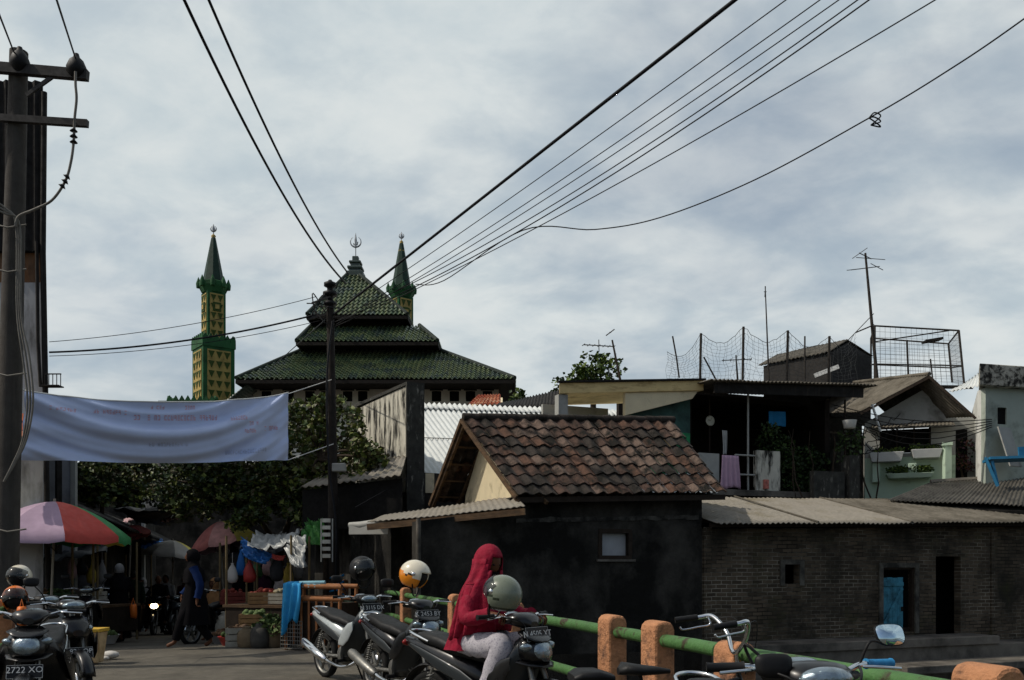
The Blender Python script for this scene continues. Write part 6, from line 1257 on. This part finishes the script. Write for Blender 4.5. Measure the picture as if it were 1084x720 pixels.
def tarp(label, pts, mt, sag=.12, wr=.04, nx=18, ny=10, cat='tarpaulin', group=None, name='tarpaulin'):
    A, B_, C, D = [P(*p) for p in pts]; n = (B_ - A).cross(D - A).normalized(); mb = MB(); sd = R.random() * 9
    mb.rings([[A.lerp(B_, i / nx).lerp(D.lerp(C, i / nx), j / ny) - Vector((0, 0, sag * 4 * (i / nx) * (1 - i / nx) * (1 if ny else 1))) + n * wr * noise.noise(Vector((i * .5 + sd, j * .6, 0))) * 3 for i in range(nx + 1)] for j in range(ny + 1)], 0, True, False, False)
    return tag(mb.build(name, mt, solid=.004), label, cat, group)
mFoil = mat('silver_plastic_sheet', '8f918f', .4, .1, var=.08, scale=5); mTarpB = mat('blue_tarpaulin', '2564a8', .5, var=.12); mTarpD = mat('dark_tarpaulin', '232528', .7, var=.25); mStripe = mat('faded_pink_sheet', 'b08f90', .8, var=.15, scale=9)
G = 'tarpaulins over the market stalls'
tarp('wide dark tarpaulin added across the market street to shade it, under the trees', [(120, 537, 21.4), (218, 535, 21.4), (204, 551, 25), (144, 551, 25)], mTarpD, .12, .06, group=G)  # extra sheet, put in overhead to darken the lane below
tarp('creased silver plastic sheet hanging from the stall by the wooden pole', [(297, 571, 16.3), (324, 566, 16), (323, 601, 15.6), (309, 598, 15.7)], mFoil, .02, .05, group=G)
tarp('flat silver plastic sheet draped over the stall roof by the pole', [(262, 578, 16.3), (312, 572, 16.0), (318, 561, 17.6), (272, 562, 17.8)], mFoil, .10, .05, group=G)
tarp('dark blue tarpaulin hanging under the silver sheet', [(255, 568, 16.8), (292, 588, 16.6), (280, 597, 16.5), (257, 588, 16.7)], mTarpB, .03, .05, group=G)
tarp('bright blue tarpaulin over the stall beside the yellow parasol', [(148, 580, 25.5), (176, 579, 25), (172, 571, 26.5), (150, 571, 26.5)], mTarpB, .05, .04, group=G)
tarp('pale pink awning strip above the middle of the street', [(126, 555, 26), (152, 545, 26), (154, 541, 27), (132, 550, 27)], mStripe, .03, .04, group=G)
tarp('torn pink and white awning strip hanging beneath the tree', [(170, 552, 23), (192, 545, 23), (190, 540, 24), (172, 547, 24)], mStripe, .05, .05, group=G)
tarp('large dark awning high over the street', [(150, 548, 24), (196, 535, 24), (188, 520, 27), (158, 528, 27)], mTarpD, .1, .05, group=G)
tarp('long dark tarpaulin over the left stalls under the striped parasol', [(16, 590, 17), (112, 583, 17), (118, 570, 21), (50, 572, 21)], mTarpD, .1, .06, group=G)
tarp('dark tarpaulin over the right stalls behind the silver sheet', [(240, 590, 19.5), (300, 582, 18.5), (305, 562, 21), (252, 568, 22)], mTarpD, .1, .06, group=G)
tarp('green plastic sheet rolled up beside the wooden pole', [(318, 577, 16.9), (344, 575, 16.8), (342, 549, 17.1), (324, 552, 17.2)], mat('leaf_green_plastic', '47803a', .5, var=.3, scale=9), .02, .08, group=G)
tarp('red cloth scrap under the silver sheet', [(288, 586, 16.4), (302, 588, 16.3), (300, 593, 16.3), (288, 591, 16.4)], mat('red_cloth_scrap', 'b04a42', .8), .02, .02, group=G)
mb = MB()
for k in range(6): mb.box(P(342 + 3.5, 551 + 7.5 * k, 16.4), (.15, .02, .07))
mb.box(P(340, 572, 16.42), (.02, .03, .8)); mb.box(P(352, 572, 16.42), (.02, .03, .8)); tag(mb.build('wall_rack', mat('pale_rack', '9b9c96', .6)), 'pale slatted rack hung beside the wooden pole', 'rack')
# stall frames
mPoleW = mat('bamboo_pole', '6b5c40', .8, var=.25)
def stall(label, c, yaw, w_, d_, h, shelf=True):
    t = thing('market_stall', label, 'stall', c, yaw, 'stalls along the market street', local=True); mb = MB(); mb.box((0, 0, .72), (w_, d_, .05)); mb.build('table_top', mWood, t)
    for sx in (1, -1):
        for sy in (1, -1): mb = MB(); mb.tube([(sx * (w_ / 2 - .05), sy * (d_ / 2 - .05), 0), (sx * (w_ / 2 - .05), sy * (d_ / 2 - .05), h)], .022, 7); mb.build('post', mPoleW, t)
    mb = MB(); mb.box((0, -d_ / 2 + .03, .45), (w_ - .1, .02, .5)); mb.build('front_panel', mDarkWood, t)
    return t
st = [('table stall under the striped parasol', at(45, 16.6), rad(20), 1.9, .9, 1.9), ('table stall behind the cream bucket', at(95, 17.6), rad(72), 1.8, .9, 2.0), ('table stall heaped with greens under the silver sheet', at(284, 16.4), rad(-14), 1.4, .8, 2.0), ('table stall beside the pink parasol', at(252, 18.2), rad(-72), 1.6, .8, 2.0), ('table stall far down the left side', at(118, 23), rad(75), 2.2, .9, 2.1), ('table stall far down the right side', at(222, 24), rad(-75), 2.0, .9, 2.1)]
for s_ in st: stall(*s_)
# goods
mCrt = [mat('crate_' + n, c, .8, var=.2, scale=9) for n, c in (('wood', '8a6b47'), ('green', '39553a'), ('red', '7a3a32'), ('pale', '9d9788'))]
mVeg = [mat('greens_' + n, c, .7, var=.3, scale=12) for n, c in (('leaf', '34481f'), ('pale', '55663a'), ('red', '7a3026'), ('brown', '57402c'), ('cream', '8c8269'))]
def crate(label, c, yaw, s_, mi, fill):
    t = thing('crate', label, 'crate', c, yaw, 'crates of goods at the stalls', local=True); w_, d_, h = s_; mb = MB()
    for k in range(3):
        z_ = h * (k + .5) / 3
        for sx in (1, -1): mb.box((sx * (w_ / 2 - .008), 0, z_), (.016, d_, h / 3.6)); mb.box((0, sx * (d_ / 2 - .008), z_), (w_ - .034, .014, h / 3.6))
    for sx in (1, -1):
        for sy in (1, -1): mb.box((sx * (w_ / 2 - .03), sy * (d_ / 2 - .03), h / 2), (.025, .025, h - .004))
    mb.box((0, 0, .012), (w_ - .04, d_ - .04, .02)); mb.build('box', mCrt[mi], t); mb = MB()
    for _ in range(26): mb.ell((R.uniform(-.4, .4) * w_, R.uniform(-.4, .4) * d_, h * .92 + R.uniform(-.03, .05)), R.uniform(.035, .06), None, 0, 8, 6)
    mb.build('produce', mVeg[fill], t)
T_ = lambda u, d, z_: at(u, d) + Vector((0, 0, z_))
crate('crate of red produce on the table under the silver sheet', T_(278, 16.3, .75), .2, (.5, .36, .22), 0, 2); crate('crate of pale roots beside the red produce under the silver sheet', T_(295, 16.3, .75), -.1, (.45, .34, .2), 3, 4)
crate('wooden crate of leafy greens on the ground before the stalls', T_(283, 15.3, 0), .3, (.5, .4, .3), 0, 0); crate('green crate of pale greens beside the bamboo handcart', T_(268, 15.6, 0), -.2, (.5, .38, .3), 1, 1)
crate('pale crate on the ground at the left of the goods', T_(254, 15.2, 0), .1, (.42, .34, .34), 3, 3); crate('crate stacked on the green crate', T_(269, 15.6, .33), .1, (.46, .36, .24), 0, 1); crate('red crate beside the pink parasol pole', T_(246, 17.4, .75), .5, (.45, .35, .24), 2, 2)
crate('crate of brown roots on the table under the striped parasol', T_(36, 16.5, .75), .3, (.5, .38, .24), 0, 3); crate('crate of greens on the table under the striped parasol', T_(60, 16.6, .75), .1, (.5, .38, .22), 1, 0); crate('pale crate on the table behind the cream bucket', T_(96, 17.5, .75), .8, (.5, .36, .26), 3, 4)
def sack(label, c, r, h, mt):
    mb = MB(); rg = []
    for z_, q in ((0, .75), (.05, .98), (.35, 1.05), (.65, .95), (.85, .7), (.93, .38), (1.0, .46), (1.02, .3)): rg.append([c + Vector((r * q * (1 + .08 * math.sin(3 * a + z_ * 4)) * math.cos(a), r * q * (1 + .08 * math.cos(2 * a)) * math.sin(a), h * z_)) for a in [2 * math.pi * k / 18 for k in range(18)]])
    mb.rings(rg, 0, True, True); tag(mb.build('sack', mt), label, 'sack', 'sacks on the market ground')
sack('white sack standing by the right stalls', T_(239, 17.2, 0), .2, .6, mCrt[3]); sack('pale sack slumped beside the pale crate', T_(262, 14.95, 0), .17, .35, mat('jute', '6f604a', .9)); sack('grey sack on the ground before the leafy crate', T_(275, 14.9, 0), .16, .4, mat('dark_sack', '45433e', .9)); sack('small white sack near the foot of the handcart', T_(292, 15.0, 0), .15, .42, mat('jute', '6f604a', .9))
t = thing('greens_heap', 'heap of loose leafy greens piled in front of the stalls', 'greens', T_(283, 15.0, 0)); mb = MB(); leaves(mb, [(T_(270 + R.uniform(-8, 26), 15.1 + R.uniform(-.3, .5), R.uniform(.15, .5)), R.uniform(.08, .16)) for _ in range(14)], 700, .10); mb.build('leaf_pile', mVeg[:2] + [mLeafD[0]], t); mb = MB(); mb.lathe([(.3, 0), (.36, .3), (.34, .3), (.28, .03)], T_(284, 15.2, 0), None, 16); mb.build('basket', mPoleW, t)
bagc = {'white': wh_, 'blue': mTarpB, 'red': mat('red_plastic_bag', '8e2f2b', .5), 'green': mat('green_plastic_bag', '2f5a36', .5), 'pale pink': mStripe, 'black': mTarpD, 'yellow': mat('yellow_plastic_bag', 'a08a35', .5), 'grey': mGreyS}
for side, us, d in (('right stalls by the wooden pole', (246, 255, 264, 272, 283, 293, 305, 316), 17.2), ('left stalls under the striped parasol', (26, 36, 46, 66, 76, 86, 97, 108), 18.2)):
    for (cn_, m_), u in zip(bagc.items(), us):
        c = P(u, R.uniform(596, 612), d + R.uniform(-.5, .8)); w_ = R.uniform(.09, .14); h = R.uniform(.16, .28); mb = MB(); sd = R.random() * 9
        mb.rings([[c + Vector((w_ * q * math.cos(a) * (1 + .25 * noise.noise(Vector((a, z_ * 9, sd)))), w_ * .6 * q * math.sin(a) * (1 + .25 * noise.noise(Vector((a, z_ * 9, sd + 4)))), -h + 2 * h * z_)) for a in [2 * math.pi * k / 12 for k in range(12)]] for z_, q in ((0, .2), (.05, .8), (.25, 1.05), (.5, .95), (.75, .6), (.92, .22), (1, .3))], 0, True, True)
        mb.tube([c + Vector((0, 0, h)), c + Vector((0, 0, h + .2))], .006, 5); tag(mb.build('hanging_bag', m_), cn_ + ' plastic bag of goods hung up at the ' + side, 'bag', 'bags hung up at the stalls')
for k, (lb, u, d, mt, fill) in enumerate((('blue basin of pale roots on the ground by the leafy heap', 298, 15.2, mTarpB, 4), ('red basin of greens on the ground left of the pale crate', 246, 15.6, bagc['red'], 0), ('grey basin of brown roots in front of the pink parasol', 236, 16.6, mGreyS, 3), ('green basin of red produce before the right stalls', 258, 16.0, bagc['green'], 2), ('white basin of greens on the ground at the left stalls', 112, 16.8, wh_, 1), ('dark basin of pale roots on the ground at the left stalls', 122, 18.2, mTarpD, 4))):
    c = at(u, d); t = thing('basin', lb, 'basin', c, 0, 'basins of goods on the market ground'); mb = MB(); mb.lathe([(.16, 0), (.24, .16), (.255, .17), (.23, .155), (.15, .02)], c, None, 18); mb.build('bowl', mt, t)
    mb = MB()
    for _ in range(24): a = R.uniform(0, 6.28); r_ = R.uniform(0, .19); mb.ell(c + Vector((r_ * math.cos(a), r_ * math.sin(a), .16 + .08 * (1 - r_ / .2) + R.uniform(0, .03))), R.uniform(.03, .055), None, 0, 7, 5)
    mb.build('produce', mVeg[fill], t)
# cream bucket at the kerb, litter
t = thing('bucket', 'tall square cream plastic bucket with a yellow rim at the roadside', 'bucket', P(98, 701, 13))
c = Vector((P(98, 700, 12.6).x, 12.6, .03)); mb = MB(); q = lambda w_, z_: [c + Vector((a * w_, b * w_, z_)) for a, b in ((-1, -1), (1, -1), (1, 1), (-1, 1))]
mb.hexa(q(.11, 0), q(.155, .44)); mb.build('body', mat('dirty_cream_plastic', 'bda27a', .7, var=.15, scale=9, stain='8b6a45', stain_scale=6), t, bevel=.02); mb = MB(); mb.hexa(q(.165, .44), q(.17, .49)); mb.build('rim', mat('yellow_plastic', 'c9a13b', .6), t, bevel=.008)
for lb, u, d, s_ in (('crumpled pale bag lying on the ground right of the cream bucket', 117, 13.2, .1), ('small scrap of white litter beside the crumpled bag', 111, 13.0, .05)):
    mb = MB(); c = at(u, d); rg = []
    for i in range(7):
        t_ = math.pi * max(.04, min(.96, i / 6)); rg.append([c + Vector((s_ * 1.3 * math.sin(t_) * math.cos(a) * (1 + .35 * noise.noise(Vector((i, a * 2, s_)))), s_ * math.sin(t_) * math.sin(a) * (1 + .35 * noise.noise(Vector((i, a * 2, 4)))), s_ * .6 * (1 - math.cos(t_)))) for a in [2 * math.pi * k / 12 for k in range(12)]])
    mb.rings(rg, 0, True, True); tag(mb.build('litter_bag', wh_), lb, 'litter')
# bamboo handcart with blue cloth
t = thing('handcart', 'slatted brown bamboo handcart with a wire basket beside the wooden pole', 'handcart', at(322, 14.8)); mOrW = mat('brown_bamboo', '8a5b38', .75, var=.25, scale=9)
cq = [P(301, 640, 14.6), P(362, 640, 14.2)]; ax = Vector((cq[1].x - cq[0].x, cq[1].y - cq[0].y, 0)); wl_ = ax.length; ax.normalize(); ay = Vector((-ax.y, ax.x, 0)); o = Vector((cq[0].x, cq[0].y, 0))
fh = lambda s_, q, z_: o + ax * s_ + ay * q + Vector((0, 0, z_))
for z_ in (1.06, .86):
    for q in (0, .5): mb = MB(); mb.tube([fh(0, q, z_), fh(wl_ * .5, q, z_ + .005), fh(wl_, q, z_)], .04, 9); mb.build('top_rail', mOrW, t)
for k in range(8): mb = MB(); mb.beam(fh(.05 + k * (wl_ - .1) / 7, 0, .12), fh(.05 + k * (wl_ - .1) / 7, 0, .86), .05, .03); mb.build('slat', mOrW, t)
mb = MB(); mb.hexa([fh(0, .03, .1), fh(wl_, .03, .1), fh(wl_, .5, .1), fh(0, .5, .1)], [fh(0, .03, .8), fh(wl_, .03, .8), fh(wl_, .5, .8), fh(0, .5, .8)]); mb.build('box', mDarkWood, t)
for s_ in (.04, wl_ - .04):
    for q in (0, .5): mb = MB(); mb.tube([fh(s_, q, 0), fh(s_, q, 1.05)], .03, 8); mb.build('leg', mOrW, t)
mb = MB(); w2 = .42
for i in range(10): mb.tube([fh(-.03 + i * w2 / 9, -.06, .05), fh(-.03 + i * w2 / 9, -.06, .5)], .006, 5)
for i in range(8): mb.tube([fh(-.03, -.06, .05 + i * .064), fh(-.03 + w2, -.06, .05 + i * .064)], .006, 5)
mb.build('wire_basket', mat('rack_wire', '6b6a66', .5, .5), t)
mb = MB(); rg = []
for j in range(22):
    k = j / 21; r = []
    for i in range(15):
        s_ = .0 + (i / 14) * (.30 + .08 * math.sin(3 * k)) - .03 + (.05 * math.sin(2.5 * k + .5))
        if k < .28: q, z_ = .5 - k / .28 * .56, 1.12 + .02 * math.sin(i)
        else: q, z_ = -.07 - .04 * math.sin(3.1 * (k - .28) / .72), 1.115 - (k - .28) / .72 * (.72 + .14 * math.sin(1 + i * .35))
        r.append(fh(s_, q + .03 * math.sin(i * 1.25 + 2 * k), z_))
    rg.append(r)
mb.rings(rg, 0, True, False, False); tag(mb.build('draped_cloth', mat('azure_cloth', '2f8fc4', .8, var=.12, scale=8, bump=.004, bscale=20), solid=.006), 'bright blue cloth draped over the end of the bamboo handcart', 'cloth')
mb = MB(); cloth(mb, fh(.35, -.02, 1.11), fh(.7, -.02, 1.11), .06, 3, .02, 12, 4); mb.tube([fh(.3, 0, 1.12), fh(.75, .05, 1.13)], .03, 8); tag(mb.build('folded_rag', mat('pale_blue_rag', '7fa9b5', .85)), 'pale blue rag lying along the top rail of the handcart', 'rag')
